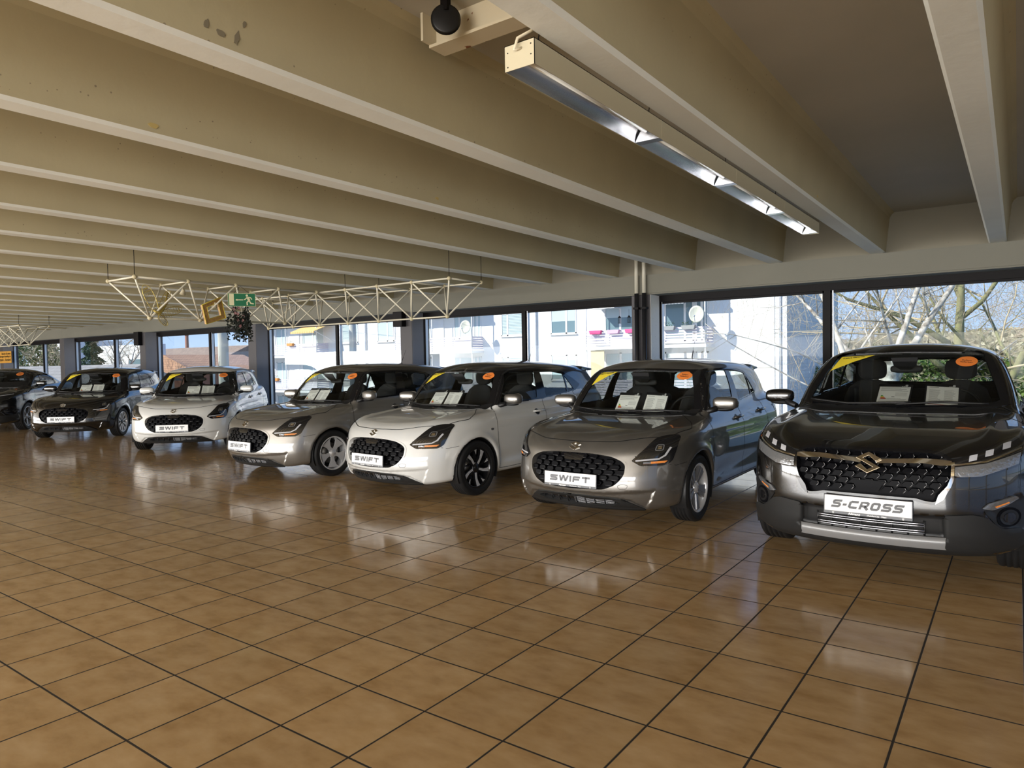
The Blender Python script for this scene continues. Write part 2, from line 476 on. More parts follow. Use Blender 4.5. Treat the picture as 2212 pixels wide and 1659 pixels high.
def make_field(P):
    """P: dictionary of profile curves; returns F(x, y, z) < 0 inside the body"""
    xf, zc, wz, wx, xr = P['xf'], P['zc'], P['wz'], P['wx'], P['xr']
    xw, wc, wcx, zr, xg = P['xw'], P['wc'], P['wcx'], P['zr'], P['xg']
    W0 = P['W']; RW = P['rw']; WB = P['wb']; zb = P['zb']; ra = P['ra']; f2, f6 = P['plan']
    feats = P.get('feats', [])
    def F(x, y, z):
        ay = np.abs(y)
        # front and rear faces, curved in plan
        Xf = xf(z) - f2 * ay ** 2 - f6 * ay ** 6
        for kind, poly, depth, width in feats:
            if kind == 'front':
                m = (x > -.1)
                s = np.zeros_like(Xf)
                if np.ndim(Xf):
                    yy, zz = ay[m], z[m]
                    s[m] = depth * (1 - sstep(poly_sd(yy, zz, poly), -width, width * .15))
                Xf = Xf - s
        g = np.sqrt(1 + (2 * f2 * ay + 6 * f6 * ay ** 5) ** 2)
        ff = (x - Xf) / g
        Xr = xr(z) + P['rplan'] * ay ** 2 + .55 * ay ** 6
        g = np.sqrt(1 + (2 * P['rplan'] * ay + 3.3 * ay ** 5) ** 2)
        fr = (Xr - x) / g
        # flanks
        r1 = np.hypot(x, z - RW); r2 = np.hypot(x + WB, z - RW)
        lip = P['lip'] * (np.exp(-((r1 - ra - .03) / .035) ** 2) + np.exp(-((r2 - ra - .03) / .035) ** 2)) * sstep(z, .2, .32)
        haunch = P['haunch'] * np.exp(-((x + WB) / .55) ** 2) * np.exp(-((z - P['hz']) / .13) ** 2)
        haunch += P['haunch'] * .8 * np.exp(-((x - .02) / .42) ** 2) * np.exp(-((z - P['hz'] + .04) / .12) ** 2)
        # character line and the hollow above the sill
        dx = sstep(-x, .15, .55) * (1 - sstep(-x, WB - .55, WB - .2))
        zl = .36 + .10 * (-x) * .35
        hollow = .016 * dx * np.exp(-((z - zl) / .085) ** 2)
        zk = P['zk'](x)
        crease = .012 * np.maximum(0, 1 - np.abs(z - zk) / .07) * sstep(-x, -.35, .1)
        fs = ay - (W0 + wz(z) + wx(x) + lip + haunch - hollow + crease)
        Zt = zc(x) - P['crown'] * np.maximum(ay - .3, 0) ** 2 + P['ridge'] * np.exp(-((ay - P['ry']) / .07) ** 2) * sstep(-x, -.75, -.35)
        ft = (z - Zt) * .97
        low = smax(smax(ff, ft, P['kn']), fr, .07)
        low = smax(low, fs, P['ks'])
        low = smax(low, zb(x) + .03 * sstep(ay, .6, .85) - z, .04)
        # cabin
        cw = (x - (xw(z) - .26 * ay ** 2)) * P['csl']
        cs = (ay - (wc(z) + wcx(x))) * .94
        ct = (z - (zr(x) - .055 * (ay / .6) ** 2 - .04 * (ay / .65) ** 6))
        cr = ((xg(z) + .22 * ay ** 2) - x) * .9
        cab = smax(smax(cw, ct, .07), cr, .06)
        cab = smax(cab, cs, .05)
        cab = smax(cab, .7 - z, .02)
        f = smin(low, cab, .03)
        if P.get('spoiler'):
            sx, sz, st = P['spoiler']
            sp = smax(np.abs(z - sz - .12 * (x - sx)) - st, smax(np.abs(x - sx) - .16, ay - .56, .06), .03)
            f = smin(f, sp, .04)
        # wheel wells
        well = smax(np.minimum(r1, r2) - ra, P['wi'] - ay, .01)
        f = smax(f, -well, .012)
        return f
    return F

def grad(F, p, h=1e-3):
    g = np.empty_like(p)
    for i in range(3):
        a = p.copy(); b = p.copy(); a[:, i] += h; b[:, i] -= h
        g[:, i] = (F(*a.T) - F(*b.T)) / (2 * h)
    return g

def surface_nets(F, lo, hi, h):
    n = [int(math.ceil((hi[i] - lo[i]) / h)) + 1 for i in range(3)]
    ax = [lo[i] + h * np.arange(n[i]) for i in range(3)]
    V = np.empty(n, float)
    for i in range(n[0]):
        yy, zz = np.meshgrid(ax[1], ax[2], indexing='ij')
        V[i] = F(np.full(yy.shape, ax[0][i]), yy, zz)
    S = V < 0
    c = [S[i:n[0] - 1 + i, j:n[1] - 1 + j, k:n[2] - 1 + k] for i in (0, 1) for j in (0, 1) for k in (0, 1)]
    tot = sum(a.astype(np.int8) for a in c)
    act = (tot > 0) & (tot < 8)
    idx = -np.ones(act.shape, int)
    A = np.argwhere(act)
    idx[act] = np.arange(len(A))
    acc = np.zeros((len(A), 3)); cnt = np.zeros(len(A))
    for a in range(3):
        b_, c_ = [q for q in range(3) if q != a]
        for u in (0, 1):
            for w in (0, 1):
                o0 = np.zeros(3, int); o0[b_] = u; o0[c_] = w
                o1 = o0.copy(); o1[a] = 1
                v0 = V[tuple((A + o0).T)]; v1 = V[tuple((A + o1).T)]
                m = (v0 < 0) != (v1 < 0)
                t = v0[m] / (v0[m] - v1[m])
                q = np.tile(o0.astype(float), (m.sum(), 1)); q[:, a] += t
                acc[m] += q; cnt[m] += 1
    P = (A + acc / cnt[:, None]) * h + np.array(lo)
    quads = []
    for a in range(3):
        b_, c_ = (a + 1) % 3, (a + 2) % 3
        sl0 = [slice(None)] * 3; sl1 = [slice(None)] * 3
        sl0[a] = slice(0, n[a] - 1); sl1[a] = slice(1, n[a])
        X = S[tuple(sl0)] != S[tuple(sl1)]
        E = np.argwhere(X)
        E = E[(E[:, b_] > 0) & (E[:, c_] > 0) & (E[:, b_] < n[b_] - 1) & (E[:, c_] < n[c_] - 1)]
        db = np.zeros(3, int); db[b_] = 1; dc = np.zeros(3, int); dc[c_] = 1
        q = np.stack([idx[tuple((E - db - dc).T)], idx[tuple((E - dc).T)], idx[tuple(E.T)], idx[tuple((E - db).T)]], 1)
        fl = ~S[tuple(E.T)]
        q[fl] = q[fl][:, ::-1]
        quads.append(q)
    Q = np.concatenate(quads)
    for it in range(4):
        f = F(*P.T); g = grad(F, P); gg = (g * g).sum(1) + 1e-9
        st = -(f / gg)[:, None] * g
        l = np.linalg.norm(st, axis=1, keepdims=True); st *= np.minimum(1, .6 * h / (l + 1e-9))
        P = P + st
    g = grad(F, P); N = g / (np.linalg.norm(g, axis=1, keepdims=True) + 1e-9)
    return P, Q, N

def mesh_np(name, P, Q, N, m, parent=None, more=None):
    """mesh from arrays with given vertex normals; drops unused vertices"""
    used = np.unique(Q); mp = -np.ones(len(P), int); mp[used] = np.arange(len(used))
    me = bpy.data.meshes.new(name)
    me.from_pydata(P[used].tolist(), [], mp[Q].tolist())
    me.polygons.foreach_set('use_smooth', [True] * len(Q))
    me.update()
    me.normals_split_custom_set_from_vertices([tuple(v) for v in N[used]])
    me.materials.append(m)
    if more is not None:
        for mm in more[0]: me.materials.append(mm)
        me.polygons.foreach_set('material_index', more[1].astype(int).tolist())
    o = bpy.data.objects.new(name, me)
    return link(o, parent)

def project(F, pts, axis, start, sign):
    """march from outside along -sign*axis to the surface; pts: (n,2) in the other two axes"""
    n = len(pts)
    P = np.zeros((n, 3)); oth = [i for i in range(3) if i != axis]
    P[:, oth[0]] = pts[:, 0]; P[:, oth[1]] = pts[:, 1]
    t = np.full(n, float(start)); done = np.zeros(n, bool); prev = t.copy()
    step = .012
    for i in range(int(2.4 / step)):
        P[:, axis] = t
        f = F(*P.T)
        hit = (f < 0) & ~done
        done |= hit
        adv = ~done
        prev[adv] = t[adv]
        t[adv] -= sign * step
        if done.all(): break
    a = prev.copy(); b = t.copy()
    for i in range(22):
        c = (a + b) / 2; P[:, axis] = c
        ins = F(*P.T) < 0
        b = np.where(ins, c, b); a = np.where(ins, a, c)
    P[:, axis] = (a + b) / 2
    return P, done

def dens(poly, step, closed=True):
    out = []
    n = len(poly)
    for i in range(n if closed else n - 1):
        a = poly[i]; b = poly[(i + 1) % n]
        m = max(1, int(math.hypot(b[0] - a[0], b[1] - a[1]) / step))
        for k in range(m): out.append((a[0] + (b[0] - a[0]) * k / m, a[1] + (b[1] - a[1]) * k / m))
    if not closed: out.append(tuple(poly[-1]))
    return out

def rounded(poly, r, n=4):
    """round polygon corners; r scalar or per-corner list"""
    out = []; m = len(poly)
    for i in range(m):
        p0, p1, p2 = np.array(poly[i - 1], float), np.array(poly[i], float), np.array(poly[(i + 1) % m], float)
        rr = r[i] if isinstance(r, (list, tuple)) else r
        a = p0 - p1; b = p2 - p1; la, lb = np.linalg.norm(a), np.linalg.norm(b)
        q = min(rr, la * .45, lb * .45)
        if q < 1e-5: out.append(tuple(p1)); continue
        A = p1 + a / la * q; B = p1 + b / lb * q
        for k in range(n + 1):
            t = k / n
            out.append(tuple((1 - t) ** 2 * A + 2 * t * (1 - t) * p1 + t * t * B))
    return out

def inset(poly, d):
    """offset polygon inwards by d (negative: outwards)"""
    n = len(poly); out = []
    ar = sum(poly[i][0] * poly[(i + 1) % n][1] - poly[(i + 1) % n][0] * poly[i][1] for i in range(n))
    s = 1 if ar > 0 else -1
    for i in range(n):
        p0, p1, p2 = np.array(poly[i - 1], float), np.array(poly[i], float), np.array(poly[(i + 1) % n], float)
        e1 = p1 - p0; e2 = p2 - p1
        n1 = np.array([-e1[1], e1[0]]) / (np.linalg.norm(e1) + 1e-9); n2 = np.array([-e2[1], e2[0]]) / (np.linalg.norm(e2) + 1e-9)
        b = n1 + n2; l = np.linalg.norm(b)
        if l < 1e-6: b = n1; l = 1
        b = b / l; c = max(.35, float(b @ n1))
        out.append(tuple(p1 + s * b * d / c))
    return out

AX = {'front': (0, 1.3, 1), 'rear': (0, -4.2, -1), 'left': (1, 1.3, 1), 'right': (1, -1.3, -1), 'top': (2, 2.2, 1)}
def patch(F, poly, side, off, thick, name, m, parent, step=.03, holes=(), offin=None):
    """plate following the body: polygon in the side's projection, lifted by off along the normal, with a rim going in by thick"""
    axis, st, sg = AX[side]
    V = []; E = []
    for pl in [poly] + list(holes):
        d = dens(pl, step); b = len(V)
        V += d; E += [(b + i, b + (i + 1) % len(d)) for i in range(len(d))]
    nb = len(V)
    a = np.array(poly)
    lo, hi = a.min(0), a.max(0)
    gx, gy = np.meshgrid(np.arange(lo[0], hi[0], step), np.arange(lo[1], hi[1], step))
    sd = poly_sd(gx, gy, poly)
    ok = sd < -step * .45
    for h_ in holes: ok &= poly_sd(gx, gy, h_) > step * .45
    V += list(zip(gx[ok].tolist(), gy[ok].tolist()))
    vs, es, fs, ov, oe, of = delaunay_2d_cdt([Vector(v) for v in V], E, [], 0, 1e-6)
    vv = np.array([tuple(v) for v in vs])
    tri = np.array([tuple(f) for f in fs if len(f) == 3])
    c = vv[tri].mean(1)
    keep = poly_sd(c[:, 0], c[:, 1], poly) < 0
    for h_ in holes: keep &= poly_sd(c[:, 0], c[:, 1], h_) > 0
    tri = tri[keep]
    P, ok = project(F, vv, axis, st, sg)
    g = grad(F, P); N = g / (np.linalg.norm(g, axis=1, keepdims=True) + 1e-9)
    if side == 'front' : fd = np.array([1., 0, 0])
    good = ok[tri].all(1)
    tri = tri[good]
    P1 = P + N * off
    # face orientation
    fn = np.cross(P1[tri[:, 1]] - P1[tri[:, 0]], P1[tri[:, 2]] - P1[tri[:, 0]])
    fl = (fn * N[tri[:, 0]]).sum(1) < 0
    tri[fl] = tri[fl][:, ::-1]
    Q = tri.tolist(); VV = P1.tolist(); NN = N.tolist()
    if thick > 0:
        ec = {}
        for t in Q:
            for i in range(3):
                e = (t[i], t[(i + 1) % 3]); ec[e] = 1
        b = len(VV)
        P2 = (P1 - N * thick)
        VV += P1.tolist(); NN += [[0, 0, 0]] * len(P1)
        VV += P2.tolist(); NN += [[0, 0, 0]] * len(P1)
        n = len(P1)
        for (a_, b_) in list(ec):
            if (b_, a_) not in ec:
                Q.append([b_ + n, a_ + n, a_ + 2 * n, b_ + 2 * n])
    used = sorted({i for q in Q for i in q}); mp = {u: i for i, u in enumerate(used)}
    me = bpy.data.meshes.new(name)
    me.from_pydata([VV[u] for u in used], [], [[mp[i] for i in q] for q in Q])
    me.polygons.foreach_set('use_smooth', [True] * len(Q))
    me.update()
    nn = [tuple(NN[u]) for u in used]
    fn2 = np.zeros((len(me.vertices), 3))
    if thick > 0:
        for p in me.polygons:
            if len(p.vertices) == 4:
                for i in p.vertices: fn2[i] += np.array(p.normal)
        for i in range(len(nn)):
            if nn[i] == (0, 0, 0):
                l = np.linalg.norm(fn2[i]); nn[i] = tuple(fn2[i] / l) if l > 0 else (0, 0, 1)
    me.normals_split_custom_set_from_vertices(nn)
    me.materials.append(m)
    return link(bpy.data.objects.new(name, me), parent)

def ribbon_poly(line, w):
    """closed outline of a polyline of width w"""
    n = len(line); L = []; Rr = []
    for i in range(n):
        a = np.array(line[max(i - 1, 0)], float); b = np.array(line[min(i + 1, n - 1)], float)
        d = b - a; d /= np.linalg.norm(d) + 1e-9
        nn = np.array([-d[1], d[0]]) * w / 2
        p = np.array(line[i], float)
        L.append(tuple(p + nn)); Rr.append(tuple(p - nn))
    return L + Rr[::-1]

def smooth_line(pts, n=8, closed=False):
    """Catmull-Rom through 2-D points"""
    p = [np.array(q, float) for q in pts]; out = []; m = len(p)
    rng = range(m) if closed else range(m - 1)
    for i in rng:
        if closed: a, b, c, d = p[i - 1], p[i], p[(i + 1) % m], p[(i + 2) % m]
        else: a, b, c, d = p[max(i - 1, 0)], p[i], p[i + 1], p[min(i + 2, m - 1)]
        for k in range(n):
            t = k / n
            out.append(tuple(.5 * (2 * b + (c - a) * t + (2 * a - 5 * b + 4 * c - d) * t * t + (3 * b - a - 3 * c + d) * t ** 3)))
    if not closed: out.append(tuple(p[-1]))
    return out

def seam(F, lines, side, w, name, m, parent, off=.0012):
    """thin dark joint lines lying on the body; all of one panel's joints are one mesh"""
    axis, st, sg = AX[side]
    mb_v = []; mb_f = []
    for ln in lines:
        ln = dens(ln, .02, closed=False)
        rb = ribbon_poly(ln, w)
        n = len(ln)
        P, ok = project(F, np.array(rb), axis, st, sg)
        g = grad(F, P); N = g / (np.linalg.norm(g, axis=1, keepdims=True) + 1e-9)
        P = P + N * off
        b = len(mb_v); mb_v += P.tolist()
        for i in range(n - 1):
            q = (i, i + 1, 2 * n - 2 - i, 2 * n - 1 - i)
            if all(ok[j] for j in q) and max(np.linalg.norm(P[q[0]] - P[q[1]]), np.linalg.norm(P[q[0]] - P[q[3]])) < .12: mb_f.append(tuple(b + j for j in q))
    mb = MB().add(mb_v, mb_f, True)
    return mb.build(name, m, parent)
# ------------------------------------------------------------------ body shapes
SW = dict(
    xf=curve([(.10, .66), (.17, .72), (.20, .765), (.25, .80), (.30, .82), (.36, .832), (.45, .830), (.55, .812), (.62, .797), (.68, .785), (.73, .765), (.78, .735), (.85, .68), (.95, .60)], .022),
    zc=curve([(1.0, .66), (.85, .715), (.74, .765), (.66, .795), (.55, .822), (.4, .850), (.2, .877), (0, .898), (-.2, .914), (-.4, .935), (-.8, .965), (-1.4, .99), (-2, 1.035), (-2.4, 1.06), (-3.1, 1.05)], .06),
    wz=curve([(.10, -.13), (.17, -.075), (.22, -.045), (.28, -.027), (.35, -.016), (.45, -.006), (.55, -.001), (.66, 0), (.75, -.006), (.81, -.018), (.87, -.038), (.93, -.062), (1.0, -.093), (1.1, -.15), (1.2, -.24)], .02),
    wx=curve([(.9, -.05), (.5, -.02), (.2, -.004), (0, 0), (-.4, -.012), (-1.2, -.014), (-1.9, -.010), (-2.4, 0), (-2.7, -.012), (-3.0, -.05), (-3.2, -.1)], .08),
    xr=curve([(.1, -2.86), (.2, -2.94), (.3, -3.0), (.45, -3.03), (.55, -3.03), (.65, -3.0), (.8, -2.975), (.95, -2.95), (1.1, -2.9)], .03),
    xw=curve([(.7, -.10), (.93, -.275), (1.1, -.415), (1.2, -.50), (1.3, -.598), (1.34, -.642), (1.40, -.72), (1.5, -.90)], .02),
    wc=curve([(.7, .83), (.95, .768), (1.0, .757), (1.1, .732), (1.2, .70), (1.31, .654), (1.4, .602), (1.5, .51)], .02),
    wcx=curve([(0, -.03), (-.4, -.008), (-.8, 0), (-1.6, 0), (-2.0, -.018), (-2.4, -.055), (-2.8, -.13), (-3.0, -.18)], .1),
    zr=curve([(-.3, 1.24), (-.6, 1.385), (-.75, 1.432), (-.95, 1.462), (-1.2, 1.472), (-1.5, 1.478), (-1.8, 1.473), (-2.1, 1.456), (-2.4, 1.428), (-2.7, 1.388), (-3.0, 1.33)], .07),
    xg=curve([(.7, -3.06), (.95, -2.94), (1.1, -2.86), (1.25, -2.75), (1.38, -2.66), (1.5, -2.58)], .02),
    zb=curve([(1.0, .175), (-1.2, .185), (-3.1, .21)], .05),
    zk=curve([(.6, .80), (-.3, .80), (-1.2, .805), (-2.0, .83), (-3.0, .86)], .1),
    W=.868, rw=.305, wb=2.45, ra=.337, plan=(.36, .60), rplan=.28, kn=.13, ks=.085, crown=.10, ridge=.012, ry=.60,
    lip=.012, haunch=.010, hz=.72, csl=.78, wi=.55, spoiler=(-2.62, 1.352, .016),
    feats=[
        ('front', [(-.1, .335), (.30, .335), (.52, .352), (.69, .368), (.66, .27), (.60, .18), (-.1, .18)], .022, .026),
        ('front', [(-.1, .300), (.34, .300), (.50, .28), (.58, .22), (.60, .17), (-.1, .17)], .020, .02),
    ])
FSW = make_field(SW)
SX = dict(SW,
    xf=curve([(.10, .74), (.20, .83), (.26, .885), (.35, .915), (.5, .93), (.65, .925), (.75, .912), (.84, .875), (.90, .81), (.95, .70), (1.05, .5)], .022),
    zc=curve([(1.1, .70), (.94, .80), (.86, .85), (.78, .885), (.6, .925), (.4, .960), (.2, .985), (0, 1.005), (-.3, 1.030), (-.6, 1.05), (-1.4, 1.07), (-2.4, 1.10), (-3.2, 1.10)], .05),
    wz=curve([(.10, -.12), (.20, -.06), (.28, -.03), (.40, -.012), (.55, -.002), (.70, 0), (.80, -.002), (.88, -.010), (.95, -.025), (1.02, -.055), (1.1, -.10), (1.2, -.16), (1.3, -.24)], .02),
    wx=curve([(1., -.03), (.5, -.01), (.2, 0), (0, 0), (-.4, -.012), (-1.2, -.014), (-2.0, -.010), (-2.5, 0), (-2.9, -.012), (-3.2, -.05), (-3.5, -.1)], .08),
    xr=curve([(.1, -3.2), (.2, -3.28), (.35, -3.35), (.55, -3.37), (.8, -3.33), (1.0, -3.28), (1.2, -3.2)], .03),
    xw=curve([(.7, .05), (.9, -.18), (1.05, -.36), (1.2, -.56), (1.35, -.78), (1.48, -.98), (1.6, -1.2)], .02),
    wc=curve([(.7, .86), (1.0, .805), (1.08, .785), (1.2, .752), (1.35, .70), (1.45, .655), (1.55, .59), (1.65, .48)], .02),
    wcx=curve([(0, -.05), (-.4, -.02), (-.8, 0), (-1.8, 0), (-2.3, -.02), (-2.8, -.07), (-3.2, -.15)], .1),
    zr=curve([(-.4, 1.28), (-.7, 1.44), (-.9, 1.51), (-1.1, 1.550), (-1.4, 1.570), (-1.8, 1.572), (-2.3, 1.55), (-2.8, 1.50), (-3.2, 1.43)], .07),
    xg=curve([(.7, -3.4), (1.0, -3.28), (1.2, -3.15), (1.4, -2.98), (1.6, -2.8)], .02),
    zb=curve([(1.0, .20), (-1.2, .21), (-3.4, .24)], .05),
    zk=curve([(.6, .86), (-.3, .87), (-1.2, .89), (-2.0, .91), (-3.2, .93)], .1),
    W=.892, rw=.335, wb=2.60, ra=.372, plan=(.27, .72), rplan=.28, kn=.09, ks=.075, crown=.06, ridge=.02, ry=.63, hz=.78, lip=.010, csl=.57, wi=.56,
    spoiler=(-2.9, 1.46, .016),
    feats=[('front', [(-.1, .46), (.42, .47), (.44, .32), (-.1, .31)], .03, .02),
           ('front', [(.62, .50), (.66, .56), (.80, .61), (.86, .50), (.80, .36), (.70, .40)], .02, .03)])
FSX = make_field(SX)
CP_ = dict(SX,
    zr=curve([(-.2, 1.22), (-.5, 1.40), (-.7, 1.455), (-.9, 1.485), (-1.2, 1.497), (-1.5, 1.475), (-1.8, 1.42), (-2.2, 1.30), (-2.6, 1.16), (-3.0, 1.02)], .07),
    xw=curve([(.7, .15), (.9, -.05), (1.0, -.17), (1.2, -.42), (1.35, -.62), (1.48, -.82), (1.6, -1.0)], .02),
    xg=curve([(.7, -3.4), (1.0, -3.35), (1.2, -3.3), (1.6, -3.2)], .02), spoiler=None)
FCP = make_field(CP_)

# ------------------------------------------------------------------ car materials
def paint(name, c, metal=0.0, rough=.35, flake=None):
    if name in MATS: return MATS[name]
    m = mat(name, c, rough, metal, coat=1.0, coat_rough=.02)
    nt = m.node_tree; b = nt.nodes['Principled BSDF']
    if flake:
        tc = nt.nodes.new('ShaderNodeTexCoord'); v = nt.nodes.new('ShaderNodeTexNoise'); v.inputs['Scale'].default_value = 900
        nt.links.new(tc.outputs['Object'], v.inputs[0])
        mr = nt.nodes.new('ShaderNodeMapRange'); mr.inputs[3].default_value = rough - .06; mr.inputs[4].default_value = rough + .10
        nt.links.new(v.outputs[0], mr.inputs[0]); nt.links.new(mr.outputs[0], b.inputs['Roughness'])
    # the inner side of the sheet metal is trimmed in dark fabric
    out = nt.nodes['Material Output']
    ge = nt.nodes.new('ShaderNodeNewGeometry'); tr = nt.nodes.new('ShaderNodeBsdfDiffuse'); tr.inputs[0].default_value = (.035, .035, .035, 1)
    mx = nt.nodes.new('ShaderNodeMixShader')
    nt.links.new(ge.outputs['Backfacing'], mx.inputs[0]); nt.links.new(b.outputs[0], mx.inputs[1]); nt.links.new(tr.outputs[0], mx.inputs[2])
    nt.links.new(mx.outputs[0], out.inputs[0])
    return m
P_grey = paint('mineral_grey_metallic_paint', (.175, .165, .150), .75, .36, True)
P_roof = paint('reflection_darkened_roof', (.10, .088, .075), .7, .36, True)  # grey-beige car's roof, body paint darkened for the ceiling mirrored in it
P_silver = paint('warm_silver_metallic_paint', (.255, .242, .222), .72, .36, True)
P_white = paint('pearl_white_paint', (.56, .56, .54), 0, .30)
P_black = paint('black_metallic_paint', (.0045, .0042, .004), 0.2, .25)
P_blackroof = paint('black_roof_paint', (.009, .009, .010), 0.0, .25)
M_blk = mat('black_plastic', (.009, .009, .0095), .45, spec=.35)
M_gloss = mat('gloss_black_trim', (.006, .006, .007), .08, spec=.6)
M_grl = mat('grille_black', (.004, .004, .005), .3, spec=.03)
M_skirt = mat('charcoal_bumper_plastic', (.012, .012, .012), .55, spec=.35)
M_seam = mat('panel_gap', (.004, .004, .004), .8)
M_tyre = mat('tyre_rubber', (.008, .008, .0085), .6, spec=.35)
M_chrome = mat('chrome', (.82, .80, .76), .08, 1.0)
M_rimS = mat('silver_rim', (.60, .60, .61), .28, .45)
M_rimB = mat('dark_rim', (.010, .010, .011), .2, .3)
M_rimG = mat('grey_rim', (.26, .26, .27), .25, .6)
M_disc = mat('brake_disc', (.25, .24, .23), .4, .9)
M_glassC = glass('car_glass', (.92, .96, .94), .75)
M_glassP = glass('privacy_glass', (.36, .42, .44), 1.3)
M_lens = mat('smoked_lens', (.008, .008, .009), .04, spec=.7)
M_clear = mat('clear_lens', (.20, .205, .215), .12, .5, bump=(45, .35))
M_drl = mat('light_guide', (.42, .42, .44), .25)
M_amber = mat('amber_indicator', (.75, .25, .05), .15, bump=(80, .5))
M_seat = mat('seat_fabric', (.020, .020, .022), .9, noise=(60, .5, (.034, .034, .036)))
M_int = mat('interior_plastic', (.016, .016, .017), .55)
M_headl = mat('headliner', (.22, .215, .20), .95)
M_plate = mat('plate_white', (.66, .66, .65), .35)
M_plblk = mat('plate_holder', (.006, .007, .012), .3)
M_txtD = mat('lettering_dark', (.02, .02, .022), .4)
M_txtG = mat('lettering_grey', (.065, .065, .072), .4)
M_txtW = mat('lettering_white', (.75, .75, .75), .4)
M_org = mat('orange_sticker', (.72, .20, .035), .5)
M_yel = mat('yellow_banner', (.70, .55, .035), .5)
M_alup = mat('silver_skid_plastic', (.23, .23, .23), .4, .3)
M_paper = mat('printed_sheet', (.88, .87, .85), .6)
M_board = mat('black_board', (.008, .008, .011), .45)
M_red = mat('print_red', (.45, .03, .03), .5)
M_grn = mat('print_green', (.05, .40, .08), .5)
M_ink = mat('print_ink', (.30, .29, .29), .6)

def mir(poly): return [(-a, b) for a, b in reversed(poly)]
def sym(poly): return poly + [(-a, b) for a, b in reversed(poly) if abs(a) > 1e-6]

S_MARK = [(0, .5), (-.58, .20), (.22, -.20), (-.02, -.32), (-.34, -.06), (-.60, -.20), (0, -.5), (.58, -.20), (-.22, .20), (.02, .32), (.34, .06), (.60, .20)]

def letters(word, h, w, gap, t):
    """stroke letters in a wide technical style: list of polygons in the XZ plane, baseline at 0"""
    def stroke(pts, th):
        return ribbon_poly(pts, th)
    out = []; x = 0
    for ch in word:
        if ch == 'S': P_ = [[(w, h - t / 2), (w * .22, h - t / 2), (t * .55, h * .86), (t * .5, h * .66), (w * .2, h * .53), (w * .8, h * .5), (w - t * .45, h * .38), (w - t * .45, h * .2), (w * .8, t / 2), (0, t / 2)]]
        elif ch == 'W': P_ = [[(t * .4, h), (w * .30, 0 + t * .2)], [(w * .30, t * .2), (w * .58, h)], [(w * .58, h), (w * .88, t * .2)], [(w * .88, t * .2), (w * 1.18, h)]]
        elif ch == 'I': P_ = [[(t * .5, 0), (t * .5, h)]]
        elif ch == 'F': P_ = [[(w * .95, h - t / 2), (w * .22, h - t / 2), (t * .55, h * .84), (t * .5, h * .5), (t * .5, 0)], [(t * .5, h * .46), (w * .85, h * .46)]]
        elif ch == 'T': P_ = [[(0, h - t / 2), (w, h - t / 2)], [(w * .5, 0), (w * .5, h)]]
        elif ch == 'C': P_ = [[(w, h - t / 2), (w * .25, h - t / 2), (t * .5, h * .78), (t * .5, h * .22), (w * .25, t / 2), (w, t / 2)]]
        elif ch == 'R': P_ = [[(t * .5, 0), (t * .5, h - t / 2), (w * .75, h - t / 2), (w - t * .5, h * .82), (w - t * .5, h * .6), (w * .75, h * .42), (t * .5, h * .42)], [(w * .55, h * .42), (w, 0)]]
        elif ch == 'O': P_ = [[(w * .5, h - t / 2), (w * .22, h - t / 2), (t * .5, h * .8), (t * .5, h * .2), (w * .22, t / 2), (w * .78, t / 2), (w - t * .5, h * .2), (w - t * .5, h * .8), (w * .78, h - t / 2), (w * .5, h - t / 2)]]
        elif ch == '-': P_ = [[(0, h * .42), (w * .42, h * .42)]]
        for q in P_: out.append([(a + x, b) for a, b in stroke(q, t)])
        x += {'I': t, 'W': w * 1.2, '-': w * .42}.get(ch, w) + gap
    return out, x - gap

def text_mesh(body, size, name, m, parent, M4, bold=0.0, shear=0.0, sx=1.0, depth=.0006):
    """small print set as real lettering"""
    c = bpy.data.curves.new(name, 'FONT')
    c.body = body; c.size = size; c.align_x = 'CENTER'; c.align_y = 'CENTER'; c.offset = bold; c.shear = shear; c.extrude = depth
    c.resolution_u = 3
    t = bpy.data.objects.new(name + '_c', c)
    COL.objects.link(t)
    dg = bpy.context.evaluated_depsgraph_get(); dg.update()
    me = bpy.data.meshes.new_from_object(t.evaluated_get(dg))
    bpy.data.objects.remove(t, do_unlink=True)
    me.name = name
    me.transform(M4 @ Matrix.Diagonal((sx, 1, 1, 1)))
    me.materials.clear(); me.materials.append(m)
    return link(bpy.data.objects.new(name, me), parent)

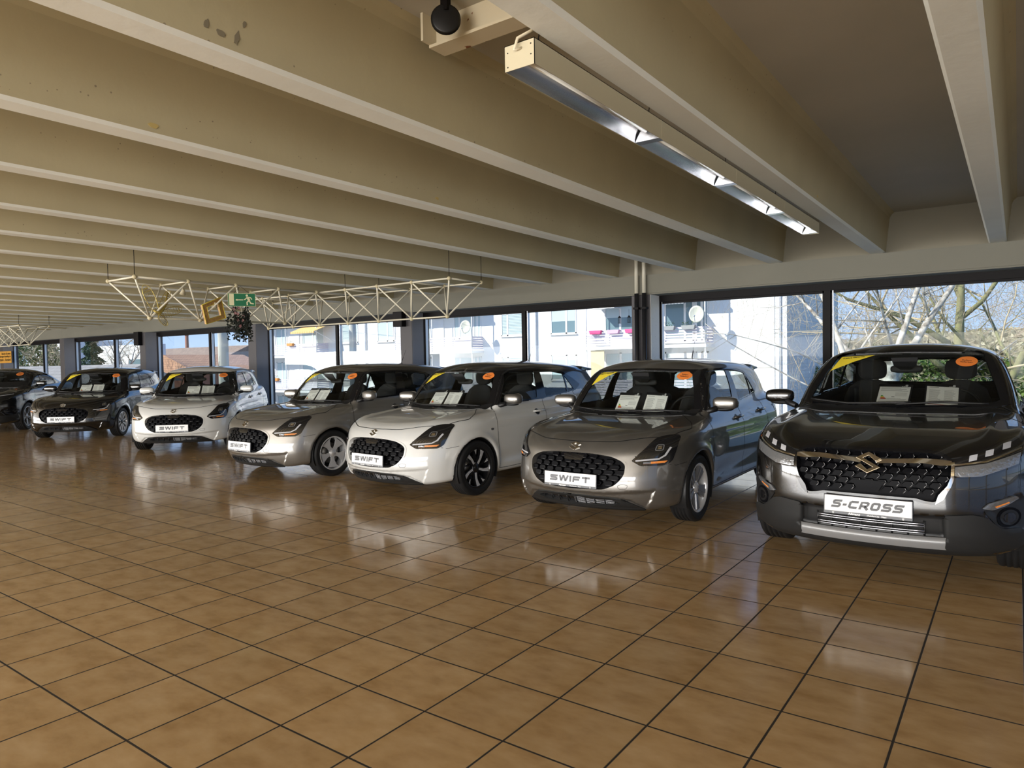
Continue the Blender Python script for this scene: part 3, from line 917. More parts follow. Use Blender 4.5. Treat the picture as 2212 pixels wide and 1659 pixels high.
# ------------------------------------------------------------------ wheels (local axis = +Z outward)
def wheel_meshes(Rt, wt, Rr, style):
    """returns list of (part name, mesh builder, material); tyre last three are children of the rim"""
    h = wt / 2
    ty = MB()
    prof = [(Rr - .005, -h * .80), (Rr + .01, -h * .93), (Rr + (Rt - Rr) * .5, -h), (Rt - .022, -h * .95), (Rt - .006, -h * .84), (Rt - .001, -h * .72)]
    for g in (-.5, -.17, .17, .5):
        prof += [(Rt, h * (g - .075)), (Rt - .007, h * (g - .05)), (Rt - .007, h * (g + .05)), (Rt, h * (g + .075))]
    prof += [(Rt - .001, h * .72), (Rt - .006, h * .84), (Rt - .022, h * .95), (Rt - (Rt - Rr) * .38, h * 1.0), (Rt - (Rt - Rr) * .42, h * .985), (Rr + (Rt - Rr) * .45, h), (Rr + .012, h * .95), (Rr + .002, h * .86), (Rr - .006, h * .80)]
    ty.lathe(prof, 64)
    rim = MB()
    rim.lathe([(Rr + .003, h * .88), (Rr - .004, h * .92), (Rr - .012, h * .88), (Rr - .018, h * .5), (Rr - .03, -h * .3), (Rr - .02, -h * .8), (Rr, -h * .88)], 64)
    zf = h * .72
    sp = MB()
    def spoke(a, poly, z0, z1, tgt, dish=.0):
        n = len(poly)
        top = []; bot = []
        for (r, t) in poly:
            an = a + t
            zz = zf - dish * (1 - r / Rr)
            top.append(Vector((r * math.cos(an), r * math.sin(an), zz + z1)))
            bot.append(Vector((r * math.cos(an), r * math.sin(an), zz + z0)))
        vs = top + bot
        tgt.add(vs, [tuple(range(n)), tuple(reversed(range(n, 2 * n)))] + [(i, n + i, n + (i + 1) % n, (i + 1) % n) for i in range(n)])
    extra = MB()
    if style == 'five':          # five broad tapering spokes, grey
        for k in range(5):
            spoke(k * 2 * PI / 5, [(.045, -.6), (.09, -.40), (Rr - .01, -.31), (Rr - .01, .31), (.09, .40), (.045, .6)], -.03, .0, sp, .02)
            spoke(k * 2 * PI / 5, [(.06, -.16), (Rr - .02, -.10), (Rr - .02, .10), (.06, .16)], 0, .007, sp, .02)
    elif style == 'turbine':     # machined blades on black
        for k in range(5):
            a = k * 2 * PI / 5
            spoke(a, [(.05, -.6), (.10, -.26), (Rr - .008, -.05), (Rr - .008, .30), (.14, .22), (.05, .5)], -.025, 0, sp, .015)
            spoke(a, [(.055, -.25), (.12, -.10), (Rr - .012, .02), (Rr - .006, .30), (Rr - .05, .20), (.12, .12), (.055, .2)], 0, .004, extra, .015)
            spoke(a + .62, [(.10, -.10), (Rr - .008, -.02), (Rr - .008, .16), (.11, .10)], -.03, -.008, sp, .015)
            spoke(a + .62, [(Rr - .07, -.02), (Rr - .012, -.03), (Rr - .008, .16), (Rr - .045, .05)], -.008, -.004, extra, .015)
    elif style == 'petal':       # broad silver petals with narrow openings
        for k in range(5):
            spoke(k * 2 * PI / 5, [(.04, -.62), (.10, -.26), (Rr - .045, -.34), (Rr - .005, -.52), (Rr - .005, .52), (Rr - .045, .34), (.10, .26), (.04, .62)], -.02, 0, sp, .012)
    elif style == 'cover':       # ten slim silver blades
        for k in range(10):
            spoke(k * PI / 5, [(.04, -.31), (.08, -.13), (Rr - .05, -.13), (Rr - .004, -.29), (Rr - .004, .31), (Rr - .05, .10), (.08, .13), (.04, .31)], -.018, 0, sp, .01)
    elif style == 'multi':
        for k in range(5):
            for d in (-.17, .17):
                spoke(k * 2 * PI / 5 + d * .8, [(.04, -.2), (Rr - .006, -.07), (Rr - .006, .07), (.04, .2)], -.03, 0, sp, .02)
    hub = MB()
    hub.lathe([(.052, zf - .03), (.052, zf - .012), (.046, zf - .006), (.030, zf - .004), (.028, zf), (0.0, zf + .001)], 24)
    for k in range(5):
        a = (k + .5) * 2 * PI / 5
        hub.tube((.052 * math.cos(a) * 1.02, .052 * math.sin(a) * 1.02, zf - .03), (.052 * math.cos(a) * 1.02, .052 * math.sin(a) * 1.02, zf - .006), .008, 6)
    disc = MB(); disc.lathe([(.03, -h * .05), (.135, -h * .05), (.135, -h * .18), (.03, -h * .18)], 32)
    back = MB(); back.lathe([(0.001, -h * .3), (Rr - .02, -h * .3)], 32)
    body_m = {'five': M_rimG, 'turbine': M_rimB, 'petal': M_rimS, 'cover': M_rimS, 'multi': M_rimG}[style]
    L = [('wheel_rim', rim, M_rimS if style != 'turbine' else M_rimB), ('spokes', sp, body_m), ('wheel_hub', hub, M_rimB if style in ('turbine', 'cover') else M_rimS), ('brake_disc', disc, M_disc), ('wheel_back', back, M_rimB), ('tyre', ty, M_tyre)]
    if extra.v: L.append(('machined_spoke_face', extra, M_rimS))
    return L

WHEEL_CACHE = {}
def place_wheel(parent, x, y, z, side, Rt, wt, Rr, style, steer=0.0):
    key = (Rt, style)
    if key not in WHEEL_CACHE:
        WHEEL_CACHE[key] = []
        for nm, mb, m in wheel_meshes(Rt, wt, Rr, style):
            o = mb.build(nm, m); WHEEL_CACHE[key].append((nm, o.data)); bpy.data.objects.remove(o, do_unlink=True)
    Rm = Matrix.Rotation(-side * PI / 2, 4, 'X')   # +Z -> +/-Y
    M = Matrix.Translation((x, y, z)) @ Matrix.Rotation(steer, 4, 'Z') @ Rm @ Matrix.Rotation(.3, 4, 'Z')
    root = None
    for nm, me in WHEEL_CACHE[key]:
        o = bpy.data.objects.new('wheel' if nm == 'wheel_rim' else nm, me)
        if root is None:
            root = o; o.parent = parent; o.matrix_local = M
        else:
            o.parent = root
        COL.objects.link(o)
    return root
# ------------------------------------------------------------------ car assembly
def seat_mb(cx, cy, zb, s=1.0, hr=True):
    """front seat: cushion, leaning back with bolsters, headrest"""
    m = MB()
    def loft(secs):
        n = len(secs[0]); vs = [v for s_ in secs for v in s_]
        fs = [(i * n + k, i * n + (k + 1) % n, (i + 1) * n + (k + 1) % n, (i + 1) * n + k) for i in range(len(secs) - 1) for k in range(n)]
        m.add(vs, fs, True); m.add(secs[0], [tuple(reversed(range(n)))]); m.add(secs[-1], [tuple(range(n))])
    def ring(x, z, w, d, tilt):
        out = []
        for k in range(20):
            a = 2 * PI * k / 20
            c, s_ = math.cos(a), math.sin(a)
            yy = math.copysign(abs(c) ** .55, c) * w; dd = math.copysign(abs(s_) ** .6, s_) * d
            if dd > 0: dd *= (.65 + .5 * abs(yy / w) ** 2)
            out.append(Vector((cx + x + dd * math.cos(tilt), cy + yy, z + dd * math.sin(tilt))))
        return out
    # back
    hts = [(0, .0, .21, .06), (.08, .03, .235, .075), (.25, .08, .245, .075), (.42, .13, .235, .065), (.52, .165, .20, .06), (.58, .18, .13, .045), (.60, .185, .06, .03)]
    loft([ring(-b, zb + .10 + a * s, w, d, .28) for a, b, w, d in hts])
    # cushion
    loft([ring(.0 + t, zb + .0, .235, .07, PI / 2) for t in (.02, .12, .28, .42, .47)])
    return m
def headrest_mb(cx, cy, zb, s=1.0):
    m = MB()
    m.ball((cx - .215, cy, zb + .10 + .70 * s), .05, .125, .095, 18, 12, e=.62)
    for d in (-.05, .05): m.tube((cx - .19, cy + d, zb + .10 + .55 * s), (cx - .21, cy + d, zb + .10 + .66 * s), .006, 6)
    return m

def front_point(F, y, z, off=0.0):
    P, ok = project(F, np.array([[y, z]], float), 0, 1.3, 1)
    g = grad(F, P); N = g[0] / np.linalg.norm(g[0])
    return Vector(P[0]) + Vector(N) * off, Vector(N)

def grille_cells(F, poly, cw, ch, d0, d1, rowshift=.5, kind='hex'):
    """staggered cells standing on a sunk panel; each one a bevelled plate following the front"""
    m = MB(); ac = MB()
    a = np.array(poly); lo, hi = a.min(0), a.max(0)
    V = []; cells = []
    j = 0; z = lo[1] + ch * .3
    while z < hi[1]:
        y = -((hi[0] // cw) + 1) * cw + (rowshift * cw if j % 2 else 0)
        while y < hi[0]:
            if poly_sd(np.array([y]), np.array([z]), poly)[0] < -ch * .22:
                g = .44
                if kind == 'hex': o = [(-g, 0), (-.30, .40), (.30, .40), (g, 0), (.30, -.40), (-.30, -.40)]
                else: o = [(-.46, -.06), (-.20, .42), (.34, .42), (.46, .06), (.20, -.42), (-.34, -.42)]
                cells.append([(y + p * cw, z + q * ch) for p, q in o] + [(y + p * cw * .90, z + q * ch * .84 + ch * .02) for p, q in o])
            y += cw
        z += ch * .86; j += 1
    pts = np.array([p for c in cells for p in c])
    P, ok = project(F, pts, 0, 1.3, 1)
    n = 6
    for i in range(len(cells)):
        if not ok[i * 12:(i + 1) * 12].all(): continue
        o = P[i * 12:i * 12 + 6] - np.array([d0, 0, 0]); t = P[i * 12 + 6:i * 12 + 12] - np.array([d1, 0, 0])
        vs = [tuple(v) for v in o] + [tuple(v) for v in t]
        m.add(vs, [(k, (k + 1) % n, n + (k + 1) % n, n + k) for k in range(n)] + [tuple(range(n, 2 * n))])
        if kind != 'hex': ac.path([vs[8], vs[9]], .0022, 4); ac.path([vs[9], vs[10]], .0022, 4)
        else: ac.path([vs[10], vs[11]], .0012, 4)
    m.accents = ac
    return m

def plate(root, F, z, w, word, grey, M_front, ital=False):
    p, nrm = front_point(F, 0, z, 0)
    x = p.x + .012
    tilt = R(-3)
    MM = Matrix.Translation((x, 0, z)) @ Matrix.Rotation(tilt, 4, 'Y')
    hb = MB()
    hb.box(-.012, .006, -w / 2 - .004, w / 2 + .004, -.068, .060, MM)
    ho = hb.build('number_plate_holder', M_plblk, root, bevel=.004)
    pl = MB().box(.004, .009, -w / 2 + .002, w / 2 - .002, -.047, .056, MM).build('number_plate', M_plate, ho, bevel=.003)
    # lettering reads from the front: viewer's right is +Y (car's left)
    base = MM @ Matrix(((0, 0, 1, .0095), (1, 0, 0, 0), (0, 1, 0, 0), (0, 0, 0, 1)))
    hh = .052
    if not ital: polys, tw = letters(word, hh, .078, .015, .0165)
    else: polys, tw = letters(word, hh, .052, .011, .0145)
    lm = MB()
    sc = (.40 if not ital else .41) / tw
    for q in polys:
        q2 = [((a - tw / 2) * sc + (b - hh / 2) * (.35 if ital else .06), (b - hh / 2) + .004) for a, b in q]
        n = len(q2) // 2
        for i in range(n - 1):
            quad = [q2[i], q2[i + 1], q2[2 * n - 2 - i], q2[2 * n - 1 - i]]
            lm.prism(quad, 0, .0012, base)
    lm.build('plate_lettering', M_txtG if grey else M_txtD, ho)
    t1 = text_mesh('Altmann', .021, 'holder_print', M_txtW, ho, base @ Matrix.Translation((-.075, -.0575, -.002)), bold=.0006, shear=.2)
    text_mesh('-Autoland.de   Haan', .014, 'holder_print', M_txtW, ho, base @ Matrix.Translation((.055, -.0575, -.002)), bold=.0003)
    for cx in (-.20, .205): MB().prism([(cx + a * .012, -.0575 + b * .014) for a, b in S_MARK], -.002, 0, base).build('holder_mark', M_txtW, ho)
    return ho

def mirrors(root, paintm, x, y, z, sx=1.0, lampstrip=False):
    for s in (1, -1):
        b = MB()
        b.ball((x, s * y, z), .068 * sx, .124, .060, 24, 16, e=.62, M=Matrix.Rotation(s * -.18, 4, 'Z'))
        o = b.build('wing_mirror', paintm, root)
        f = MB(); f.tube((x + .04, s * (y - .075), z - .052), (x + .09, s * (y - .165), z - .085), .030, 10, .024)
        f.ball((x + .005, s * (y - .02), z - .058), .06, .10, .022, 16, 8)
        f.build('mirror_foot', M_blk, o)
        g = MB(); g.ball((x - .068, s * y, z + .002), .010, .095, .058, 18, 10, e=.7, M=Matrix.Rotation(s * -.18, 4, 'Z'))
        g.build('mirror_glass', M_chrome, o)
        if lampstrip:
            MB().path([(x + .075, s * (y + .01), z - .02), (x + .062, s * (y + .07), z - .015), (x + .02, s * (y + .117), z - .008)], .006, 6).build('indicator_strip', M_clear, o)

def build_car(name, P, F, G, paintm, roofm, label, group=None):
    """prototype at the origin facing +X; returns its root"""
    root = empty(name); tag(root, label, 'car', group)
    Rw, WB = P['rw'], P['wb']
    h = .0165
    V, Q, N = surface_nets(F, (-WB - 1.0, -1.02, .08), (1.08, 1.02, 1.66), h)
    c = V[Q].mean(1); cn = N[Q].mean(1)
    x, y, z = c.T; ay = np.abs(y)
    cat = np.full(len(Q), 'body_shell', dtype=object)
    ins = lambda a, b, poly: poly_sd(a, b, poly) < 0
    # doors
    side = (ay > .45)
    cat[side & ins(x, z, G['fdoor'])] = 'front_door'
    cat[side & ins(x, z, G['rdoor'])] = 'rear_door'
    hood2 = G['hood'] + [(a, -b) for a, b in reversed(G['hood'])]
    cat[(cn[:, 2] > .25) & ins(x, y, hood2)] = 'hood'
    bump = (x > -.05) & (cat == 'body_shell') & (z < G['bz']) & (x > G['bx'])
    cat[bump] = 'front_bumper'
    rbm = (x < -WB - .1) & (z < .62); cat[rbm] = 'rear_bumper'
    cat[(z > G['rz']) & (cat == 'body_shell')] = 'roof'
    r1 = np.hypot(x, z - Rw); r2 = np.hypot(x + WB, z - Rw)
    rr = np.minimum(r1, r2)
    cat[(rr < P['ra'] + .012) & (ay < .62)] = 'wheel_well'
    cat[(cn[:, 2] < -.96) & (z < .3)] = 'underbody'
    # openings
    cut = np.zeros(len(Q), bool)
    for gpoly in G['sideglass']: cut |= (ay > .4) & ins(x, z, inset(gpoly, -.012))
    ws = sym(G['ws']); cut |= (x > -1.6) & (cn[:, 0] > .2) & (z > G['belt']) & ins(y, z, inset(ws, -.012))
    rg = sym(G['rglass']); cut |= (x < -WB + .3) & (cn[:, 0] < -.2) & (z > G['belt']) & ins(y, z, inset(rg, -.012))
    gr = sym(G['grille']); cut |= (x > .3) & (cn[:, 0] > .2) & ins(y, z, inset(gr, -.006))
    blx = np.interp(-x, [.3, .435, 1.3, 2.1, 3.5], np.array(G.get('beltline', [.955, .965, 1.0, 1.072, 1.14])))
    cat[(x < G.get('roofx', -.40)) & (z > blx) & (cat != 'wheel_well') & ~((x < -WB) & (cn[:, 0] < -.5))] = 'roof'
    cat[(x > -1.2) & (z > G['belt']) & (ins(ay, z, inset([(-.06, G['wsring'][0][1])] + G['wsring'][1:-1] + [(-.06, G['wsring'][-1][1])], .003)))] = 'pillar'
    cat[(ay > .4) & ins(x, z, inset(G['dlo'], .004))] = 'pillar'
    cat[(x > -.1) & (cn[:, 0] > .05) & ins(ay, z, inset(G['covers'][0], .004))] = 'lamp_seat'
    for cp_ in G['covers'][1:]: cat[(x > 0) & (cn[:, 0] > -.2) & ins(ay, z, inset(cp_, .014))] = 'skirt_seat'
    cut |= (x > .3) & ins(ay, z, inset(G['intake'], -.008))
    for cname in ('body_shell', 'front_door', 'rear_door', 'hood', 'front_bumper', 'rear_bumper', 'roof', 'wheel_well', 'underbody'):
        m = (cat == cname) & ~cut
        if cname == 'body_shell':
            m = ((cat == cname) | (cat == 'pillar') | (cat == 'lamp_seat') | (cat == 'skirt_seat')) & ~cut
            mi = np.select([cat == 'pillar', cat == 'lamp_seat', cat == 'skirt_seat'], [1, 2, 3], 0)
            mesh_np(cname, V, Q[m], N, paintm, root, more=([M_gloss, M_lens, M_skirt], mi[m])); continue
        if not m.any(): continue
        mm = {'wheel_well': M_blk, 'underbody': M_blk, 'roof': roofm, 'pillar': M_gloss, 'lamp_seat': M_lens, 'skirt_seat': M_skirt}.get(cname, paintm)
        if cname in ('front_door', 'rear_door'):
            for sg in (1, -1): mesh_np(cname, V, Q[m & (y * sg > 0)], N, mm, root)
        elif cname == 'wheel_well':
            for sg in (1, -1):
                for fr in (x > -WB / 2, x <= -WB / 2): mesh_np(cname, V, Q[m & (y * sg > 0) & fr], N, mm, root)
        else: mesh_np(cname, V, Q[m], N, mm, root)
    # glazing
    for sd, sg in (('left', 1), ('right', -1)):
        tr = patch(F, G['dlo'], sd, .0028, .010, 'window_trim', M_gloss, root, .03, holes=G['sideglass'])
        for i, gp in enumerate(G['sideglass']):
            patch(F, inset(gp, -.004), sd, -.003, 0, 'side_window', M_glassC, root, .05)
    patch(F, sym(G['wsring']), 'front', .003, .012, 'windshield_surround', M_gloss, root, .02, holes=[ws])
    wso = patch(F, inset(ws, -.004), 'front', -.002, 0, 'windshield', M_glassC, root, .05)
    patch(F, inset(rg, -.03), 'rear', .003, .010, 'rear_window_surround', M_gloss, root, .03, holes=[rg])
    patch(F, inset(rg, -.004), 'rear', -.002, 0, 'rear_window', M_glassC, root, .06)
    patch(F, G['cowl'] + [(a, -b) for a, b in reversed(G['cowl'])], 'top', .004, .012, 'cowl', M_blk, root, .03)
    # joints
    for sd in ('left', 'right'):
        seam(F, G['doorseams'], sd, .006, 'door_gap', M_seam, root)
    hs = smooth_line(G['hoodseam'], 6)
    seam(F, [hs, [(a, -b) for a, b in hs]], 'top', .007, 'hood_gap', M_seam, root)
    # grille
    pan = patch(F, inset(gr, -.012), 'front', -.045, 0, 'grille', M_grl, root, .04)
    gc = grille_cells(F, inset(gr, .004), *G['cell'])
    nf = len(gc.f); gc.add(gc.accents.v, gc.accents.f, True)
    gm_ = gc.build('grille_mesh', M_grl, pan, clean=False)
    gm_.data.materials.append(M_rimG)
    gm_.data.polygons.foreach_set('material_index', [0] * nf + [1] * (len(gc.f) - nf))
    patch(F, inset(gr, -.014), 'front', .004, .05, 'grille_frame', G.get('framem', paintm), pan, .02, holes=[inset(gr, .003)])
    # wheels
    sxw = G['tyre']
    for xx in (0, -WB):
        for sg in (1, -1):
            place_wheel(root, xx, sg * G['track'], sxw[0], sg, *sxw, G['wheel'])
    for xx in (0, -WB):
        for sg in (1, -1):
            lv = []
            ra_ = P['ra'] - .006; nn_ = 30
            for yy in (P['wi'] + .01, P['W'] - .022):
                for i in range(nn_ + 1):
                    a = -.42 + (PI + .84) * i / nn_
                    lv.append((xx + ra_ * math.cos(a), sg * yy, Rw + ra_ * math.sin(a)))
            MB().add(lv, [(i, i + 1, nn_ + 2 + i, nn_ + 1 + i) for i in range(nn_)], True).build('wheel_liner', M_blk, root)
    # handles
    for sg in (1, -1):
        mk = [(G.get('marker', (-.235, .715))[0] + .026 * math.cos(t), G.get('marker', (-.235, .715))[1] + .014 * math.sin(t)) for t in np.linspace(0, 2 * PI, 17)[:-1]]
        patch(F, mk, 'left' if sg > 0 else 'right', .003, .006, 'side_marker', M_clear, root, .02)
        for hx, hz in G['handles']:
            Pp, ok = project(F, np.array([[hx, hz], [hx - .1, hz + .002], [hx + .1, hz - .002]]), 1, 1.3 * sg, sg)
            yb = Pp[0][1]
            hb = MB()
            hb.path([(hx + .10, Pp[2][1] - sg * .004, hz - .002), (hx + .085, yb + sg * .026, hz), (hx, yb + sg * .034, hz + .003), (hx - .085, yb + sg * .028, hz + .004), (hx - .10, Pp[1][1] - sg * .004, hz + .004)], [.010, .013, .015, .014, .012], 8)
            hd_ = hb.build('door_handle', paintm, root)
            cup = [(hx + .035 + .045 * math.cos(t), hz - .01 + .036 * math.sin(t)) for t in np.linspace(0, 2 * PI, 20)[:-1]]
            patch(F, cup, 'left' if sg > 0 else 'right', .0015, 0, 'handle_recess', M_blk, hd_, .03)
    # aerial
    ax, az = G['aerial']
    a = MB(); a.ball((ax, 0, az), .035, .016, .010, 12, 6); a.path([(ax, 0, az), (ax - .035, 0, az + .07), (ax - .05, 0, az + .10)], [.007, .005, .0035], 6)
    a.path([(ax - .05, 0, az + .10), (ax - .11, 0, az + .215)], .0018, 5)
    a.build('aerial', M_blk, root)
    # wipers
    for ln in G['wipers']:
        pts = np.array(dens(ln, .04, closed=False)); Pp, ok = project(F, pts, 0, 1.3, 1)
        g = grad(F, Pp); Nn = g / np.linalg.norm(g, axis=1, keepdims=True); Pp = Pp + Nn * .022
        MB().path([tuple(v) for v in Pp[ok]], .0085, 6).build('wiper', M_blk, root)
    # interior
    fz = G['floor']
    d = MB()
    dx, dz, dw = G['dash']
    prof = [(dx + .32, dz - .05), (dx + .20, dz - .01), (dx, dz + .02), (dx - .12, dz + .01), (dx - .17, dz - .05), (dx - .16, dz - .25), (dx + .3, dz - .35)]
    M_ = Matrix(((1, 0, 0, 0), (0, 0, 1, -dw), (0, 1, 0, 0), (0, 0, 0, 1)))
    d.prism(prof, 0, 2 * dw, M_); dash = d.build('dashboard', M_int, root, bevel=.02)
    MB().box(-WB - .35, dx + .1, -dw, dw, fz - .03, fz).build('cabin_floor', M_int, root)
    # door cards and shelf
    for sg in (1, -1):
        MB().box(-WB - .1, dx, sg * (dw + .005), sg * (dw + .02), fz, dz - .06).build('door_card', M_int, root)
    for sg in (1, -1):
        s = seat_mb(G['seat'][0], sg * .36, G['seat'][1], G['seat'][2]).build('seat', M_seat, root)
        headrest_mb(G['seat'][0], sg * .36, G['seat'][1], G['seat'][2]).build('headrest', M_seat, s)
    rs = MB(); zx, zz = G['rear_seat']
    rs.box(zx - .10, zx, -dw * .9, dw * .9, fz + .1, zz, Matrix.Identity(4)); rs.box(zx, zx + .42, -dw * .9, dw * .9, fz + .1, fz + .26)
    rso = rs.build('rear_seat', M_seat, root, bevel=.04)
    for yy in (-.42, 0, .42): MB().ball((zx - .06, yy, zz + .035), .045, .11, .055, 16, 8, e=.6).build('rear_headrest', M_seat, rso)
    st = MB(); sc = Vector((dx - .30, .36, dz - .02)); T = Matrix.Rotation(R(62), 4, 'Y')
    ring = [sc + (T @ Vector((.178 * math.cos(t), .178 * math.sin(t), 0))) for t in np.linspace(0, 2 * PI, 33)[:-1]]
    st.path(ring, .013, 8, closed=True)
    for t in (0, PI * .5, -PI * .5): st.path([sc, sc + (T @ Vector((.17 * math.cos(t), .17 * math.sin(t), 0)))], .014, 6)
    st.ball(sc, .06, .06, .03, 14, 8); st.tube(sc, sc + Vector((.16, 0, -.08)), .03, 8)
    st.build('steering_wheel', M_int, root)
    # rear-view mirror and sensor housing behind the glass
    yz = G['wsmirror']
    p, n = front_point(F, 0, yz, -.03)
    r_ = MB(); r_.prism([(-.10, .05), (.10, .05), (.085, -.02), (.04, -.055), (-.04, -.055), (-.085, -.02)], -.03, .0, Matrix.Translation(p) @ Matrix(((-.4, 0, .9, 0), (0, 1, 0, 0), (0, 0, 1, 0), (0, 0, 0, 1))) @ Matrix(((0, 0, 1, 0), (1, 0, 0, 0), (0, 1, 0, 0), (0, 0, 0, 1))))
    ro = r_.build('sensor_housing', M_int, root)
    MB().ball((p.x - .10, 0, yz - .075), .018, .125, .034, 20, 8, e=.55).build('interior_mirror', M_int, ro)
    # headliner
    hl = []
    Vr = (cat == 'roof') & ~cut & (cn[:, 2] > .5)
    mesh_np('headliner', V - N * .035, Q[Vr][:, ::-1], -N, M_headl, root)
    # stickers on the glass
    oc = G['oval']
    ov = [(oc[0] + .075 * math.cos(t), oc[1] + .040 * math.sin(t)) for t in np.linspace(0, 2 * PI, 29)[:-1]]
    so = patch(F, ov, 'front', .0015, 0, 'orange_sticker', M_org, wso, .03)
    p, n = front_point(F, oc[0], oc[1], .003)
    q = Matrix.Translation(p) @ n.to_track_quat('Z', 'Y').to_matrix().to_4x4()
    yv = Vector((0, 1, 0)); xx = (yv - n * yv.dot(n)).normalized(); up = n.cross(xx)
    q = Matrix(((xx.x, up.x, n.x, p.x), (xx.y, up.y, n.y, p.y), (xx.z, up.z, n.z, p.z), (0, 0, 0, 1)))
    text_mesh('Sofort', .026, 'sticker_print', M_txtD, wso, q @ Matrix.Translation((0, .013, 0)), depth=.0002)
    text_mesh('lieferbar', .026, 'sticker_print', M_txtD, wso, q @ Matrix.Translation((0, -.013, 0)), depth=.0002)
    patch(F, G['banner'], 'front', .0015, 0, 'yellow_banner', M_yel, wso, .03)
    bc = G['bantext']
    p, n = front_point(F, bc[0], bc[1], .003)
    xx = (yv - n * yv.dot(n)).normalized(); up = n.cross(xx)
    q = Matrix(((xx.x, up.x, n.x, p.x), (xx.y, up.y, n.y, p.y), (xx.z, up.z, n.z, p.z), (0, 0, 0, 1)))
    text_mesh('5 Jahre Garantie', .027, 'banner_print', M_txtD, wso, q, bold=.0005, depth=.0002)
    return root

def headlight_small(F, root):
    """slanted smoked lamps with a light guide, projector and amber corner"""
    HL = rounded([(.515, .610), (.60, .705), (.655, .793), (.715, .810), (.778, .808), (.796, .788), (.797, .70), (.778, .600), (.745, .566), (.575, .570)], [.01, .02, .02, .02, .012, .02, .03, .03, .02, .01])
    for s in (1, -1):
        f = (lambda p: p) if s > 0 else mir
        o = patch(F, f(HL), 'front', .006, .02, 'headlight', M_lens, root, .02)
        patch(F, f(ribbon_poly([(.545, .6105), (.70, .623), (.735, .65), (.762, .715)], .013)), 'front', .008, .0, 'light_guide', M_drl, o, .015)
        patch(F, f([(.60, .583), (.735, .588), (.752, .606), (.60, .600)]), 'front', .008, .0, 'indicator', M_amber, o, .02)
        patch(F, f([(.60, .584), (.65, .586), (.65, .602), (.60, .600)]), 'front', .0085, .0, 'clear_corner', M_clear, o, .02)
        c = (.695, .713)
        ringo = rounded([(c[0] - .028, c[1] - .024), (c[0] + .028, c[1] - .024), (c[0] + .028, c[1] + .026), (c[0] - .02, c[1] + .026)], .015)
        patch(F, f(ringo), 'front', .009, .0, 'projector', M_clear, o, .015, holes=[f(inset(ringo, .007))])
        patch(F, f(inset(ringo, .013)), 'front', .009, .0, 'projector_lens', M_chrome, o, .015)

def front_small(F, root):
    headlight_small(F, root)
    sk = sym([(0, .300), (.30, .293), (.43, .276), (.50, .24), (.57, .195), (.60, .172), (.55, .17), (0, .165)])
    it = sym([(0, .279), (.34, .268), (.40, .25), (.415, .238), (.33, .216), (0, .204)])
    s = patch(F, sk, 'front', .010, .04, 'bumper_skirt', M_skirt, root, .015, holes=[it])
    patch(F, inset(it, -.01), 'front', -.02, 0, 'lower_intake', M_gloss, s, .03)
    b = MB()
    for yy in np.linspace(-.36, .36, 9):
        P, ok = project(F, np.array([[yy, .212], [yy, .272]]), 0, 1.3, 1)
        b.path([tuple(P[0] - [.008, 0, 0]), tuple(P[1] - [.008, 0, 0])], .004, 6)
    b.build('intake_bars', M_blk, s)
    b = MB()
    for zz in np.arange(.216, .270, .010):
        pts = np.array([[yy, zz] for yy in np.linspace(-.02, .37, 12)])
        P, ok = project(F, pts, 0, 1.3, 1)
        b.path([tuple(v - np.array([.016, 0, 0])) for v in P], .0022, 5)
    b.build('radiator_fins', M_rimG, s)
    # grille upper sensor block
    patch(F, sym([(0, .655), (.105, .652), (.088, .607), (0, .603)]), 'front', -.012, .03, 'radar_cover', M_gloss, root, .03)
    for s_ in (1, -1):
        tw = rounded([(.415 + .0, .400), (.455, .415), (.50, .405), (.485, .375), (.43, .372)], .012)
        if s_ < 0: continue
        seam(F, [tw + [tw[0]]], 'front', .003, 'tow_cover_gap', M_seam, root)
    for s_ in (1, -1): seam(F, [[(s_ * .765, .572), (s_ * .80, .560), (s_ * .845, .575)]], 'front', .004, 'bumper_gap', M_seam, root)
    # emblem on the nose
    p, n = front_point(F, 0, .716, 0)
    yv = Vector((0, 1, 0)); up = n.cross(yv)
    q = Matrix(((0, up.x, n.x, p.x), (1, up.y, n.y, p.y), (0, up.z, n.z, p.z), (0, 0, 0, 1)))
    MB().prism([(a * .088, b * .088) for a, b in S_MARK], -.004, .008, q).build('badge', M_chrome, root, bevel=.0015)

